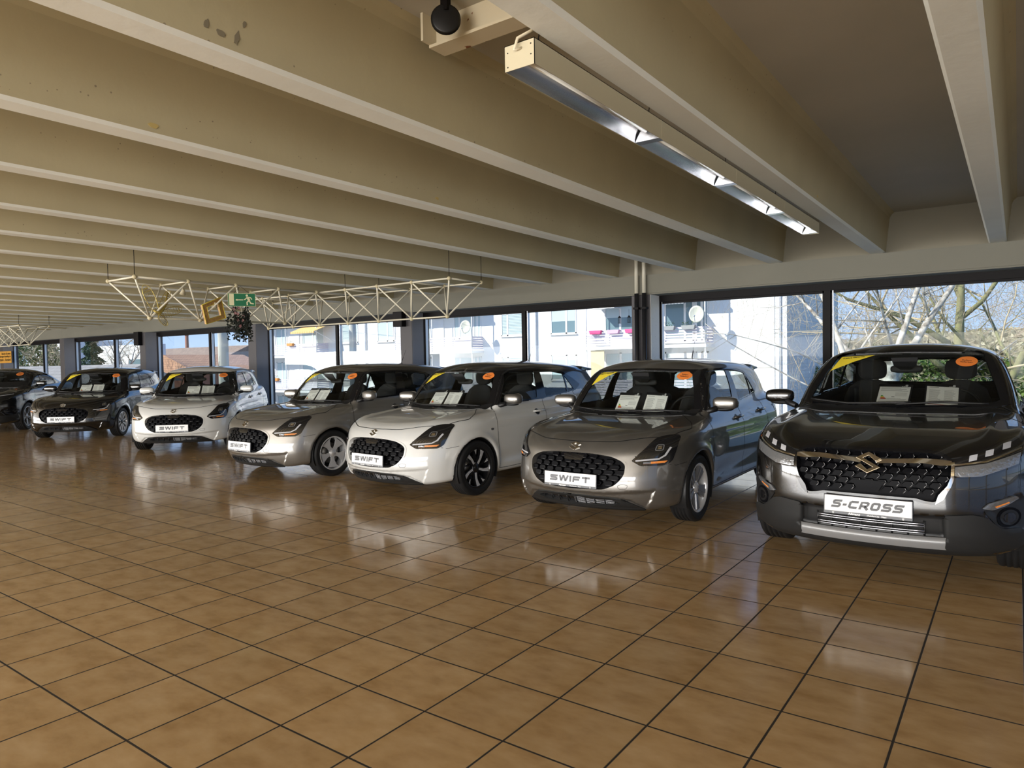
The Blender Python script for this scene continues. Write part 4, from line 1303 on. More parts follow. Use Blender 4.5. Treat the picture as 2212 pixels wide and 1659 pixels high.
G_SW = dict(
    fdoor=[(-.42, .95), (-.33, .80), (-.345, .58), (-.395, .28), (-.43, .250), (-1.27, .262), (-1.265, .75), (-1.30, 1.005), (-1.32, 1.37), (-.80, 1.40), (-.60, 1.22)],
    rdoor=[(-1.27, .262), (-1.83, .27), (-1.90, .33), (-1.96, .48), (-2.07, .66), (-2.09, .80), (-2.03, 1.0), (-2.0, 1.10), (-1.88, 1.36), (-1.32, 1.37), (-1.30, 1.005), (-1.265, .75)],
    hood=[(.70, 0), (.695, .13), (.66, .35), (.55, .555), (.45, .68), (.38, .735), (.25, .775), (.105, .806), (.03, .80), (-.09, .73), (-.22, .62), (-.285, .50), (-.25, .38), (-.15, .15), (-.135, 0)],
    hoodseam=[(.705, 0), (.698, .13), (.66, .36), (.55, .56), (.45, .68), (.38, .735), (.25, .775), (.105, .806), (.03, .79), (-.09, .73), (-.22, .63), (-.30, .57)],
    bz=.56, bx=.18, rz=1.345, belt=.90,
    sideglass=[rounded([(-.50, .988), (-.725, 1.308), (-.80, 1.338), (-1.285, 1.340), (-1.195, 1.014)], .02), rounded([(-1.385, 1.024), (-1.400, 1.330), (-1.66, 1.325), (-1.89, 1.292), (-1.875, 1.060)], .02),
               rounded([(-1.915, 1.270), (-1.905, 1.064), (-2.06, 1.082)], .012)],
    dlo=rounded([(-.435, .965), (-.70, 1.335), (-.79, 1.358), (-1.3, 1.362), (-1.7, 1.348), (-1.91, 1.318), (-2.12, 1.22), (-2.25, 1.14), (-2.10, 1.072), (-1.3, 1.0)], .02),
    ws=[(0, .942), (.305, .948), (.60, .970), (.635, .985), (.595, 1.13), (.515, 1.325), (.48, 1.338), (0, 1.348)],
    wsring=[(0, .915), (.305, .922), (.62, .940), (.715, .955), (.68, 1.06), (.585, 1.330), (.555, 1.352), (0, 1.372)],
    rglass=[(0, 1.06), (.50, 1.07), (.56, 1.10), (.50, 1.26), (.44, 1.295), (0, 1.31)],
    cowl=[(-.145, 0), (-.16, .15), (-.235, .38), (-.295, .55), (-.33, .655), (-.44, .69), (-.40, .60), (-.31, .33), (-.27, 0)],
    doorseams=[smooth_line([(-.42, .955), (-.34, .85), (-.33, .74), (-.345, .55), (-.385, .30), (-.43, .255), (-.9, .258), (-1.82, .27), (-1.90, .33), (-1.96, .48), (-2.07, .66), (-2.09, .80), (-2.04, 1.0), (-2.01, 1.06)], 5), [(-1.30, 1.0), (-1.268, .80), (-1.265, .5), (-1.27, .262)]],
    grille=rounded([(0, .668), (.20, .664), (.36, .645), (.44, .61), (.475, .575), (.472, .50), (.445, .45), (.395, .40), (.30, .360), (0, .352)], [0, .05, .05, .05, .03, .03, .03, .03, .03, 0]),
    intake=[(-.05, .279), (.34, .268), (.40, .25), (.415, .238), (.33, .216), (-.05, .204)],
    covers=[rounded([(.515, .610), (.60, .705), (.655, .793), (.715, .810), (.778, .808), (.796, .788), (.797, .70), (.778, .600), (.745, .566), (.575, .570)], .02), [(-.05, .300), (.30, .293), (.43, .276), (.50, .24), (.57, .195), (.60, .172), (.55, .17), (-.05, .165)]],
    cell=(.096, .052, .034, .014), wheel='five', tyre=(.305, .195, .218), track=.755,
    handles=[(-1.14, .862), (-1.93, .885)], aerial=(-2.0, 1.462),
    wipers=[[(-.62, .958), (-.30, .935), (.10, .945), (.14, .948)], [(.02, .935), (.30, .955), (.57, .945)]],
    floor=.30, dash=(-.62, .93, .70), seat=(-1.25, .50, .93), rear_seat=(-2.05, .95), wsmirror=1.30,
    oval=(.455, 1.295), banner=[(-.52, 1.325), (-.29, 1.337), (-.40, 1.29), (-.575, 1.19), (-.595, 1.155)], bantext=(-.43, 1.318))
proto = build_car('car', SW, FSW, G_SW, P_grey, P_grey, 'x')
front_small(FSW, proto)
plate(proto, FSW, .435, .52, 'SWIFT', True, None)
mirrors(proto, P_grey, -.57, .895, 1.035)
# ------------------------------------------------------------------ copies of the small car
def copy_tree(o, parent=None, skip=()):
    c = o.copy(); COL.objects.link(c); c.parent = parent
    for ch in list(o.children):
        if ch.name.split('.')[0] in skip: continue
        copy_tree(ch, c, skip)
    return c
def walk(o):
    yield o
    for c in o.children: yield from walk(c)
def remat(root, mp):
    """give this copy's objects their own paint through object-level material slots"""
    for o in walk(root):
        if o.type != 'MESH': continue
        for i, s in enumerate(o.material_slots):
            base = o.data.materials[i]
            key = (o.name.split('.')[0], base.name); k2 = base.name
            m = mp.get(key) or mp.get(k2)
            if m:
                s.link = 'OBJECT'; s.material = m
GRP = None
def pose(root, x, y, deg):
    root.location = (x, y, 0); root.rotation_euler = (0, 0, R(deg))
def swap_wheels(root, style, tyre=(.305, .195, .218), track=.755, wb=2.45):
    for xx in (0, -wb):
        for sg in (1, -1):
            place_wheel(root, xx, sg * track, tyre[0], sg, *tyre, style)
g = P_grey.name
specs = [
    ('c6', (-3.16, 6.04, -89.9), {}, 'five', 'grey hatchback with dark grey five-spoke wheels, beside the black crossover'),
    ('c5', (-5.64, 6.01, -93.7), {g: P_white, ('roof', g): P_blackroof, ('wing_mirror', g): P_grey}, 'turbine', 'white hatchback with a black roof, dark mirrors and two-tone turbine wheels'),
    ('c4', (-8.10, 6.05, -92.3), {g: P_silver, ('roof', g): P_roof, ('wing_mirror', g): P_silver, M_txtG.name: M_txtD}, 'petal', 'grey-beige hatchback with silver mirrors and broad silver petal wheel covers, parked between two white hatchbacks'),
    ('c3', (-12.1, 6.75, -46.7), {g: P_white, M_txtG.name: M_txtD}, 'petal', 'all-white hatchback with white roof and mirrors, parked askew'),
    ('c2', (-16.29, 6.71, -47.9), {g: P_black, M_txtG.name: M_txtD}, 'cover', 'black hatchback with bright silver ten-blade wheel covers, parked askew'),
]
CARS = {}
for i, (key, ps, mp, style, lab) in enumerate(specs):
    if i == 0:
        r = proto
    else:
        r = copy_tree(proto, None, skip=('wheel',))
        if key == 'c5': mp = dict(mp); mp[M_txtG.name] = M_txtD
        remat(r, mp)
        swap_wheels(r, style)
    tag(r, lab, 'car', 'hatchbacks along the windows')
    pose(r, *ps)
    CARS[key] = r

# ------------------------------------------------------------------ black crossover, nearest on the right
G_SX = dict(G_SW,
    fdoor=[(-.40, 1.08), (-.36, .90), (-.37, .60), (-.42, .34), (-.46, .31), (-1.35, .31), (-1.36, .8), (-1.40, 1.1), (-1.42, 1.46), (-.98, 1.46), (-.70, 1.3)],
    rdoor=[(-1.35, .31), (-1.92, .32), (-2.0, .38), (-2.08, .55), (-2.2, .72), (-2.24, .88), (-2.2, 1.1), (-2.12, 1.2), (-2.0, 1.46), (-1.42, 1.46), (-1.40, 1.1), (-1.36, .8)],
    hood=[(.86, 0), (.85, .2), (.82, .40), (.72, .60), (.60, .72), (.45, .79), (.25, .82), (.02, .815), (-.10, .76), (-.20, .62), (-.20, .38), (-.18, .15), (-.17, 0)],
    hoodseam=[(.87, 0), (.865, .2), (.83, .40), (.73, .60), (.60, .72), (.45, .79), (.25, .82), (.02, .82), (-.12, .76), (-.24, .68)],
    bz=.70, bx=.15, rz=1.455, belt=1.0,
    sideglass=[rounded([(-.71, 1.105), (-1.03, 1.375), (-1.13, 1.42), (-1.37, 1.44), (-1.33, 1.115)], .02), rounded([(-1.46, 1.12), (-1.49, 1.44), (-1.80, 1.435), (-2.06, 1.40), (-2.12, 1.14)], .02),
               rounded([(-2.17, 1.145), (-2.12, 1.39), (-2.50, 1.31), (-2.62, 1.19)], .02)],
    dlo=rounded([(-.59, 1.085), (-1.00, 1.395), (-1.11, 1.447), (-1.4, 1.465), (-2.0, 1.445), (-2.55, 1.345), (-2.74, 1.17), (-2.0, 1.12), (-1.3, 1.095)], .02),
    ws=[(0, 1.068), (.35, 1.075), (.64, 1.098), (.672, 1.115), (.64, 1.22), (.555, 1.45), (.52, 1.478), (0, 1.490)],
    wsring=[(0, 1.035), (.35, 1.042), (.66, 1.065), (.745, 1.085), (.70, 1.22), (.60, 1.455), (.565, 1.492), (0, 1.512)],
    rglass=[(0, 1.16), (.54, 1.17), (.60, 1.20), (.55, 1.35), (.48, 1.40), (0, 1.415)],
    cowl=[(-.18, 0), (-.19, .15), (-.215, .38), (-.215, .60), (-.30, .72), (-.46, .74), (-.47, .60), (-.40, .33), (-.35, 0)],
    doorseams=[smooth_line([(-.52, 1.08), (-.40, .95), (-.36, .80), (-.37, .58), (-.42, .34), (-.46, .31), (-1.0, .31), (-1.92, .32), (-2.0, .38), (-2.08, .55), (-2.2, .72), (-2.24, .88), (-2.2, 1.12)], 5), [(-1.395, 1.09), (-1.36, .8), (-1.35, .31)]],
    grille=rounded([(0, .848), (.30, .853), (.40, .842), (.452, .80), (.450, .68), (.405, .59), (.37, .552), (.31, .560), (.27, .572), (0, .575)], [0, .03, .03, .01, .02, .03, .02, .01, .01, 0]),
    covers=[[(.455, .812), (.56, .852), (.70, .915), (.778, .935), (.805, .89), (.79, .775), (.60, .715), (.50, .708), (.455, .712)],
            ],
    intake=[(-.05, .46), (.41, .468), (.42, .328), (-.05, .318)], roofx=-.50, beltline=[1.07, 1.08, 1.095, 1.12, 1.2],
    cell=(.074, .048, .036, .012, .5, 'rhomb'), framem=M_gloss, wheel='multi', tyre=(.335, .215, .235), track=.775,
    handles=[(-1.20, .93), (-2.10, .95)], aerial=(-2.75, 1.505),
    wipers=[[(-.66, 1.088), (-.35, 1.062), (.05, 1.075), (.10, 1.08)], [(.0, 1.062), (.30, 1.083), (.60, 1.072)]],
    floor=.36, dash=(-.72, 1.03, .74), seat=(-1.42, .53, 1.0), rear_seat=(-2.15, 1.04), wsmirror=1.42,
    oval=(.44, 1.405), banner=[(-.515, 1.455), (-.24, 1.468), (-.40, 1.412), (-.575, 1.335), (-.600, 1.29)], bantext=(-.41, 1.448))
x7 = build_car('car', SX, FSX, G_SX, P_black, P_black, 'black crossover with a chrome bar across its grille, nearest car at the right')
def front_cross(F, root, glossy=True):
    HLp = [(.458, .812), (.56, .852), (.70, .915), (.775, .937), (.806, .89), (.792, .775), (.60, .712), (.50, .706), (.457, .712)]
    for s in (1, -1):
        f = (lambda p: p) if s > 0 else mir
        o = patch(F, f(rounded(HLp, .02)), 'front', .006, .02, 'headlight', M_lens, root, .02)
        patch(F, f([(.468, .722), (.50, .716), (.60, .722), (.78, .785), (.792, .85), (.62, .795), (.468, .772)]), 'front', .009, .0, 'main_lens', M_clear, o, .02)
        patch(F, f(ribbon_poly([(.462, .783), (.62, .806), (.795, .872)], .009)), 'front', .011, .0, 'lamp_chrome_strip', M_chrome, o, .02)
        for k, (a, b) in enumerate([(.535, .816), (.615, .842), (.700, .878)]):
            patch(F, f([(a, b - .012), (a + .040, b - .002), (a + .044, b + .030), (a + .004, b + .020)]), 'front', .010, .0, 'daytime_light', M_drl, o, .02)
        # chrome wing of the grille and side accent
        patch(F, f([(.045, .772), (.10, .778), (.30, .788), (.395, .778), (.452, .783), (.450, .806), (.40, .812), (.30, .815), (.10, .802), (.045, .798)]), 'front', .010, .03, 'chrome_bar', M_chrome, root, .02)
        patch(F, f([(.450, .80), (.466, .80), (.464, .70), (.45, .655), (.41, .575), (.37, .545), (.385, .60), (.43, .66), (.447, .71)]), 'front', .008, .02, 'grille_side_trim', M_chrome if s > 0 else M_gloss, root, .015)
        # fog lamp pod
        pod = patch(F, f(rounded([(.61, .515), (.66, .565), (.80, .60), (.835, .55), (.81, .38), (.76, .37), (.69, .40)], .03)), 'front', .004, .02, 'fog_lamp_pod', M_blk, root, .025)
        fc = (.735, .462)
        for r_, m_, of in ((.062, M_grl, .008), (.048, M_blk, .010), (.030, M_lens, .014)):
            patch(F, f([(fc[0] + r_ * .95 * math.cos(t), fc[1] + r_ * math.sin(t)) for t in np.linspace(0, 2 * PI, 25)[:-1]]), 'front', of, .01, 'fog_lamp', m_, pod, .025)
        patch(F, f(rounded([(.605, .525), (.64, .558), (.77, .597), (.785, .575), (.72, .535), (.66, .515)], .012)), 'front', .010, .01, 'indicator', M_clear, pod, .02)
        patch(F, f([(.66, .540), (.73, .565), (.735, .552), (.67, .527)]), 'front', .0125, .0, 'indicator_amber', M_amber, pod, .02)
        # lower cladding
        patch(F, f(rounded([(.415, .478), (.56, .490), (.62, .475), (.70, .395), (.80, .385), (.84, .30), (.78, .262), (.50, .255), (.415, .262), (.425, .33)], .02)), 'front', .014, .03, 'lower_cladding', M_skirt, root, .025)
    patch(F, sym([(0, .322), (.425, .325), (.43, .262), (0, .262)]), 'front', .012, .03, 'skid_strip', M_alup, root, .03)
    patch(F, sym([(0, .262), (.78, .262), (.74, .215), (0, .215)]), 'front', .003, .02, 'chin', M_skirt, root, .03)
    pan = patch(F, sym([(0, .462), (.415, .47), (.42, .322), (0, .318)]), 'front', -.018, 0, 'lower_grille', M_blk, root, .03)
    for zz in (.352, .366, .396, .410):
        b = MB()
        P, ok = project(F, np.array([[yy, zz] for yy in np.linspace(-.312, .312, 15)]), 0, 1.3, 1)
        b.path([tuple(v + np.array([.008, 0, 0])) for v in P], .0042, 6); b.build('grille_bar', M_alu, pan)
    b = MB()
    for yy in np.linspace(-.312, .312, 8):
        P, ok = project(F, np.array([[yy, .335], [yy, .43]]), 0, 1.3, 1); b.path([tuple(v + np.array([.006, 0, 0])) for v in P], .006, 5)
    b.build('grille_dividers', M_blk, pan)
    p, n = front_point(F, 0, .772, 0)
    yv = Vector((0, 1, 0)); up = n.cross(yv)
    q = Matrix(((0, up.x, n.x, p.x), (1, up.y, n.y, p.y), (0, up.z, n.z, p.z), (0, 0, 0, 1)))
    MB().prism([(a * .128, b * .150) for a, b in S_MARK], -.01, .022, q).build('badge', M_chrome, root, bevel=.003)
    patch(F, sym([(0, .67), (.095, .665), (.06, .60), (0, .595)]), 'front', -.004, .03, 'radar_cover', M_grl, root, .03)
front_cross(FSX, x7)
plate(x7, FSX, .500, .51, 'S-CROSS', False, None, ital=True)
mirrors(x7, P_black, -.74, .985, 1.115, 1.05, True)
pose(x7, -.78, 5.88, -90)
CARS['c7'] = x7
# ------------------------------------------------------------------ black coupe-roofed crossover, farthest left
G_CP = dict(G_SX, rz=1.40,
    sideglass=[rounded([(-.56, 1.105), (-.81, 1.33), (-.89, 1.380), (-1.02, 1.39), (-.98, 1.115)], .02), rounded([(-1.10, 1.12), (-1.13, 1.385), (-1.40, 1.36), (-1.78, 1.21), (-1.70, 1.16)], .02)],
    dlo=rounded([(-.46, 1.085), (-.79, 1.355), (-.88, 1.408), (-1.05, 1.415), (-1.42, 1.385), (-1.86, 1.215), (-1.75, 1.14), (-1.3, 1.095)], .02),
    ws=[(0, 1.05), (.35, 1.057), (.64, 1.085), (.672, 1.11), (.64, 1.20), (.55, 1.385), (.52, 1.41), (0, 1.42)],
    wsring=[(0, 1.02), (.35, 1.03), (.66, 1.055), (.745, 1.085), (.70, 1.20), (.60, 1.385), (.565, 1.42), (0, 1.44)],
    covers=[[(.455, .812), (.56, .852), (.70, .915), (.778, .935), (.805, .89), (.79, .775), (.60, .715), (.50, .708), (.455, .712)]],
    wsmirror=1.36, oval=(.44, 1.35), banner=[(-.50, 1.39), (-.30, 1.40), (-.40, 1.35), (-.52, 1.30)], bantext=(-.42, 1.388), aerial=(-1.6, 1.485), seat=(-1.15, .52, .9),
    handles=[(-1.0, .95)], rear_seat=(-1.9, 1.0), wipers=[[(-.6, 1.06), (-.3, 1.05), (.1, 1.06)]])
x1 = build_car('car', CP_, FCP, G_CP, P_black, P_black, 'black coupe-roofed crossover cut off by the left edge of the photo')
for s in (1, -1):
    f = (lambda p: p) if s > 0 else mir
    o = patch(FCP, f(rounded([(.44, .83), (.60, .86), (.76, .90), (.80, .88), (.80, .82), (.60, .78), (.45, .79)], .01)), 'front', .006, .02, 'headlight', M_lens, x1, .02)
    patch(FCP, f(ribbon_poly([(.45, .825), (.60, .853), (.78, .885)], .012)), 'front', .009, .0, 'light_guide', M_drl, o, .02)
    patch(FCP, f(rounded([(.62, .50), (.66, .62), (.80, .64), (.835, .55), (.80, .42), (.70, .42)], .03)), 'front', .004, .02, 'side_intake', M_gloss, x1, .025)
    patch(FCP, f(rounded([(0.0, .40), (.56, .40), (.70, .395), (.84, .42), (.85, .27), (.5, .22), (.0, .22)], .02)), 'front', .006, .02, 'lower_cladding', M_skirt, x1, .03)
mirrors(x1, P_black, -.50, .985, 1.115, 1.05)
pose(x1, -20.1, 6.2, -42)
CARS['c1'] = x1
# ------------------------------------------------------------------ price sheets standing behind the windshields
def sheet(car, F, cy, cz, w, h, colour_bar, label, roll=0.0, back=.03):
    root = CARS[car]
    p, n = front_point(F, cy, cz, -back)
    yv = Vector((0, 1, 0)); xx = (yv - n * yv.dot(n)).normalized(); up = n.cross(xx)
    if roll:
        Rr = Matrix.Rotation(roll, 3, n); xx = Rr @ xx; up = Rr @ up
    q = Matrix(((xx.x, up.x, n.x, p.x), (xx.y, up.y, n.y, p.y), (xx.z, up.z, n.z, p.z), (0, 0, 0, 1)))
    Wm = Matrix.Translation(root.location) @ Matrix.Rotation(root.rotation_euler.z, 4, 'Z') @ q
    t = empty('price_sheet', label=label, cat='sign', group='price sheets behind windshields')
    t.matrix_world = Wm
    H2 = h / 2
    MB().prism(rounded([(-w / 2 - .012, -H2 - .01), (w / 2 + .012, -H2 - .01), (w / 2 + .012, H2 + .035), (-w / 2 - .012, H2 + .035)], .008), -.004, 0, ).build('board', M_board, t)
    pa = MB().box(-w / 2, w / 2, -H2, H2, .0005, .0015).build('paper', M_paper, t)
    l = MB(); rr = random.Random(int(cy * 1000) + ord(car[1]))
    if colour_bar:
        for i, m in enumerate((M_grn, M_yel, M_org, M_red)):
            z = -.005 - i * .012
            MB().prism([(-w * .40 - 0, z), (-w * .40 + .014 + i * .008, z), (-w * .40 + .018 + i * .008, z - .006), (-w * .40 + .014 + i * .008, z - .011), (-w * .40, z - .011)], .0018, .0021).build('energy_bar', m, pa)
        MB().box(-.012, .010, -.024, -.018, .0016, .002).build('energy_mark', M_txtD, pa)
        for i in range(5): l.box(-w * .44, w * rr.uniform(.2, .45), H2 * .88 - i * .011, H2 * .88 - i * .011 + .0035, .0016, .0019)
        for i in range(4): l.box(w * .05, w * .42, H2 * .25 - i * .012, H2 * .25 - i * .012 + .003, .0016, .0019)
        for i in range(8): l.box(-w * .44, w * rr.uniform(.25, .45), -H2 * .38 - i * .010, -H2 * .38 - i * .010 + .003, .0016, .0019)
    else:
        l.box(-w * .42, -w * .12, H2 * .86, H2 * .86 + .006, .0016, .0019)
        for i in range(14):
            l.box(-w * .42, -w * rr.uniform(.05, .15), H2 * .6 - i * .011, H2 * .6 - i * .011 + .0032, .0016, .0019)
            l.box(w * .06, w * rr.uniform(.28, .42), H2 * .6 - i * .011, H2 * .6 - i * .011 + .0032, .0016, .0019)
        MB().box(-w * .44, w * .44, -H2 * .9, -H2 * .9 + .005, .0016, .002).build('red_line', M_red, pa)
    l.build('printed_lines', M_ink, pa)
    MB().prism([(w * .36 + a * .018, H2 + .020 + b * .020) for a, b in S_MARK], .0002, .001).build('board_mark', M_txtW, t)
    text_mesh('SUZUKI', .012, 'board_print', M_txtW, t, Matrix.Translation((w * .30, H2 + .006, .0006)), bold=.0003, depth=.0002)
    return t
names = {'c6': 'grey hatchback beside the crossover', 'c5': 'black-roofed white hatchback', 'c4': 'silver-mirrored grey-beige hatchback', 'c3': 'all-white hatchback', 'c2': 'black hatchback', 'c7': 'black crossover'}
for car in ('c6', 'c5', 'c4', 'c3', 'c2', 'c7'):
    F = FSX if car == 'c7' else FSW
    z0 = 1.165 if car == 'c7' else 1.035
    ys = {'c6': (-.055, .245), 'c5': (-.16, .10), 'c4': (-.16, .10), 'c3': (-.02, .24), 'c2': (-.08, .18), 'c7': (-.04, .30)}[car]
    sheet(car, F, ys[0], z0, .225, .215, True, 'price sheet with coloured energy scale behind the windshield, ' + names[car], roll=R(-2))
    sheet(car, F, ys[1], z0 - .005, .215, .235, False, 'two-column price sheet with red line behind the windshield, ' + names[car], roll=R(1))
# ------------------------------------------------------------------ lamps under the ceiling
M_lampw = mat('cream_lamp_housing', (.42, .37, .25), .5)
M_refl = mat('polished_reflector', (.62, .64, .68), .22, .95)
M_tube = mat('fluorescent_tube', (.85, .88, .86), .25)
M_cablec = mat('cream_cable', (.55, .48, .34), .6)
M_tubeon = mat('lit_fluorescent_tube', (.9, .9, .88), .3, emis=(1.0, .93, .82), estr=1.5)
def lamp(x0, x1, y0, y1, z0, h, label, lit=False, nsec=4, grp=None):
    t = empty('ceiling_lamp', ((x0 + x1) / 2, y0, z0), label=label, cat='ceiling lamp', group=grp)
    L = y1 - y0; w = x1 - x0; c = .0015
    b = MB()
    b.box(-w / 2, w / 2, 0, .003, 0, h); b.box(-w / 2, w / 2, L - .003, L, 0, h)
    b.box(-w / 2, -w / 2 + .002, 0, L, 0, h); b.box(w / 2 - .002, w / 2, 0, L, 0, h); b.box(-w / 2, w / 2, 0, L, h - .003, h)
    for k in range(1, nsec): b.box(w / 2 - .0005, w / 2 + .0006, L * k / nsec - .002, L * k / nsec + .002, .001, h)
    ho = b.build('housing', M_lampw, t)
    r = MB()
    # curved reflector flanks rising to the spine
    n = 8
    for s in (1, -1):
        pts = [(s * (w / 2 - .004) * (1 - (i / n) ** 1.6 * .55), .001 + (h - .02) * (i / n)) for i in range(n + 1)]
        vs = [(p[0], yy, p[1]) for yy in (.004, L - .004) for p in pts]
        r.add(vs, [(i, i + 1, n + 2 + i, n + 1 + i) for i in range(n)], True)
    r.box(-w * .24, w * .24, .004, L - .004, h - .022, h - .018)
    ro = r.build('reflector', M_refl, t)
    for k in range(1, nsec + 1):
        yy = L * k / nsec - (.02 if k == nsec else 0)
        MB().prism([(-w / 2 + .004, .002), (w / 2 - .004, .002), (w * .26, h * .55), (-w * .26, h * .55)], yy - .03, yy + .03 if k < nsec else yy + .015, Matrix(((1, 0, 0, 0), (0, 0, 1, 0), (0, 1, 0, 0), (0, 0, 0, 1)))).build('cross_louvre', M_refl, t)
    for k in range(nsec):
        a, b_ = L * k / nsec + .05, L * (k + 1) / nsec - .05
        MB().tube((0, a, h * .48), (0, b_, h * .48), .013, 12).build('tube', M_tubeon if lit else M_tube, t)
    for k, yy in enumerate([.14] + [L * q / nsec for q in range(1, nsec)]):
        ch = MB()
        z = h
        i = 0
        while z < 3.24 - z0:
            ch.tube((.0, yy - .004 * (i % 2), z), (.0, yy + .004 * (i % 2), z + .022), .0022, 4); z += .02; i += 1
        ch.build('chain', M_frame, t)
    return t
tn = lamp(-1.647, -1.505, 2.26, 6.99, 2.61, .100, 'long cream trough lamp hanging between the ribs, reflector open below')
cb = MB(); cb.path([(.01, .004, .075), (-.01, -.02, .065), (0, -.01, .11), (.06, .05, .16), (.03, .10, .30), (0.02, .12, .62)], .0065, 8)
cb.build('supply_cable', M_cablec, tn)
sc = MB()
for a, b_ in ((-.055, .015), (-.055, .07), (.055, .04), (.055, .08)): sc.tube((a, -.001, b_), (a, .002, b_), .003, 6)
sc.build('screws', M_frame, tn)
# steel cross piece between two ribs with rust, and a black wheel hanging in the corner
M_steelc = mat('cream_steel_rust', (.60, .53, .38), .6)
nt = M_steelc.node_tree; b_ = nt.nodes['Principled BSDF']
tc = nt.nodes.new('ShaderNodeTexCoord'); nz = nt.nodes.new('ShaderNodeTexNoise'); nz.inputs['Scale'].default_value = 9; nz.inputs['Detail'].default_value = 3
cr = nt.nodes.new('ShaderNodeValToRGB'); e = cr.color_ramp.elements; e[0].position = .655; e[0].color = (.60, .53, .38, 1); e[1].position = .67; e[1].color = (.20, .065, .022, 1)
nt.links.new(tc.outputs['Object'], nz.inputs[0]); nt.links.new(nz.outputs['Fac'], cr.inputs[0]); nt.links.new(cr.outputs[0], b_.inputs['Base Color'])
cs = MB(); cs.box(-2.46, -1.50, 2.76, 2.775, 3.10, 3.24); cs.box(-2.46, -1.50, 2.72, 2.84, 3.085, 3.10); cs.box(-2.46, -2.445, 2.66, 2.775, 3.10, 3.24)
tag(cs.build('steel_channel', M_steelc), 'rust-spotted cream steel channel spanning between two ribs above the lamp', 'steel beam')
wk = empty('cable_wheel', (-2.24, 2.60, 3.12), label='black wheel-shaped pulley hanging beside the steel channel at the top', cat='pulley')
Mw = Matrix.Rotation(R(-40), 4, 'Z') @ Matrix.Rotation(R(90), 4, 'X') @ Matrix.Rotation(R(80), 4, 'Y') 
q = MB(); q.lathe([(.0, -.012), (.06, -.012), (.072, -.006), (.066, 0), (.072, .006), (.06, .012), (.0, .012)], 28, Mw); q.build('pulley_wheel', M_blk, wk)
q = MB(); q.tube((0, 0, -.0), (0, 0, .12), .012, 8); q.box(-.02, .02, -.015, .015, .04, .12); q.build('pulley_bracket', M_frame, wk)

# ------------------------------------------------------------------ space-frame trusses hung from the ribs
M_truss = mat('cream_steel_tube', (.60, .56, .44), .4)
M_node = mat('truss_node', (.46, .40, .25), .5)
def truss(label, origin, ux, uy, n, mod=.667, depth=.46, hangs=(0,)):
    """triangular frame: two top chords and one bottom chord; ux along, uy across"""
    ux, uy = Vector(ux), Vector(uy)
    t = empty('space_frame_truss', origin, label=label, cat='truss')
    T = {}
    top = lambda i, s: ux * (i * mod) + uy * (mod * s)
    bot = lambda i: ux * ((i + .5) * mod) + uy * (mod * .5) + Vector((0, 0, -depth))
    bars = MB(); nodes = MB()
    r = .0115
    for i in range(n + 1):
        for s in (0, 1):
            nodes.ball(top(i, s), .028, nu=10, nv=6)
            if i < n: bars.tube(top(i, s), top(i + 1, s), r, 8)
        bars.tube(top(i, 0), top(i, 1), r, 8)
    for i in range(n):
        nodes.ball(bot(i), .030, nu=10, nv=6)
        if i < n - 1: bars.tube(bot(i), bot(i + 1), r, 8)
        for s in (0, 1):
            bars.tube(bot(i), top(i, s), r, 8); bars.tube(bot(i), top(i + 1, s), r, 8)
    bars.build('truss_tubes', M_truss, t); nodes.build('truss_nodes', M_node, t)
    for i in hangs:
        for s in (0, 1):
            p = top(i, s); MB().tube(p, p + Vector((0, 0, .68)), .004, 5).build('hanging_rod', M_frame, t)
    return t
truss('cream truss hanging parallel to the windows above the cars', (-5.95, 6.87, 2.55), (-1, 0, 0), (0, 1, 0), 7, hangs=(0, 3, 7))
truss('cream truss with the exit sign, running from the viewer towards the windows', (-8.53, 4.15, 2.55), (0, 1, 0), (-1, 0, 0), 4, .667, hangs=(0,))
truss('cream truss end at the far left edge under the ceiling', (-19.95, 6.87, 2.55), (-1, 0, 0), (0, 1, 0), 5, hangs=(0,))
# ------------------------------------------------------------------ pipes, boxes and hanging decorations
M_pipel = mat('beige_pipe', (.52, .49, .40), .45)
M_pipek = mat('black_pipe', (.012, .012, .014), .3)
for i, xx in enumerate((-4.70, -4.575)):
    lab = ('left' if i == 0 else 'right') + ' of the two pipes running down the pillar, beige above and black below'
    t = empty('pipe', (xx, YW - .05, 0), label=lab, cat='pipe', group='pipes on the pillar')
    MB().tube((0, 0, 2.46), (0, 0, 3.24), .030, 14).build('upper_pipe', M_pipel, t)
    MB().tube((0, 0, 0), (0, 0, 2.46), .034, 14).build('lower_pipe', M_pipek, t)
    cm = MB()
    for z in (.6, 1.4, 2.22): cm.box(-.042, .042, -.042, .05, z, z + .03)
    cm.build('pipe_clamps', M_frame, t)
for i, (xx, z0, wd) in enumerate(((-9.72, 2.17, .15), (-19.96, 2.08, .16))):
    t = MB().box(xx - wd, xx + wd * .6, YW - .10, YW + .03, z0, 2.46).build('junction_box', M_frame, bevel=.006)
    tag(t, ['dark cover box at the top of the second pillar from the right', 'dark cover box at the top of the pillar nearest the butterfly'][i], 'box', 'pillar cover boxes')
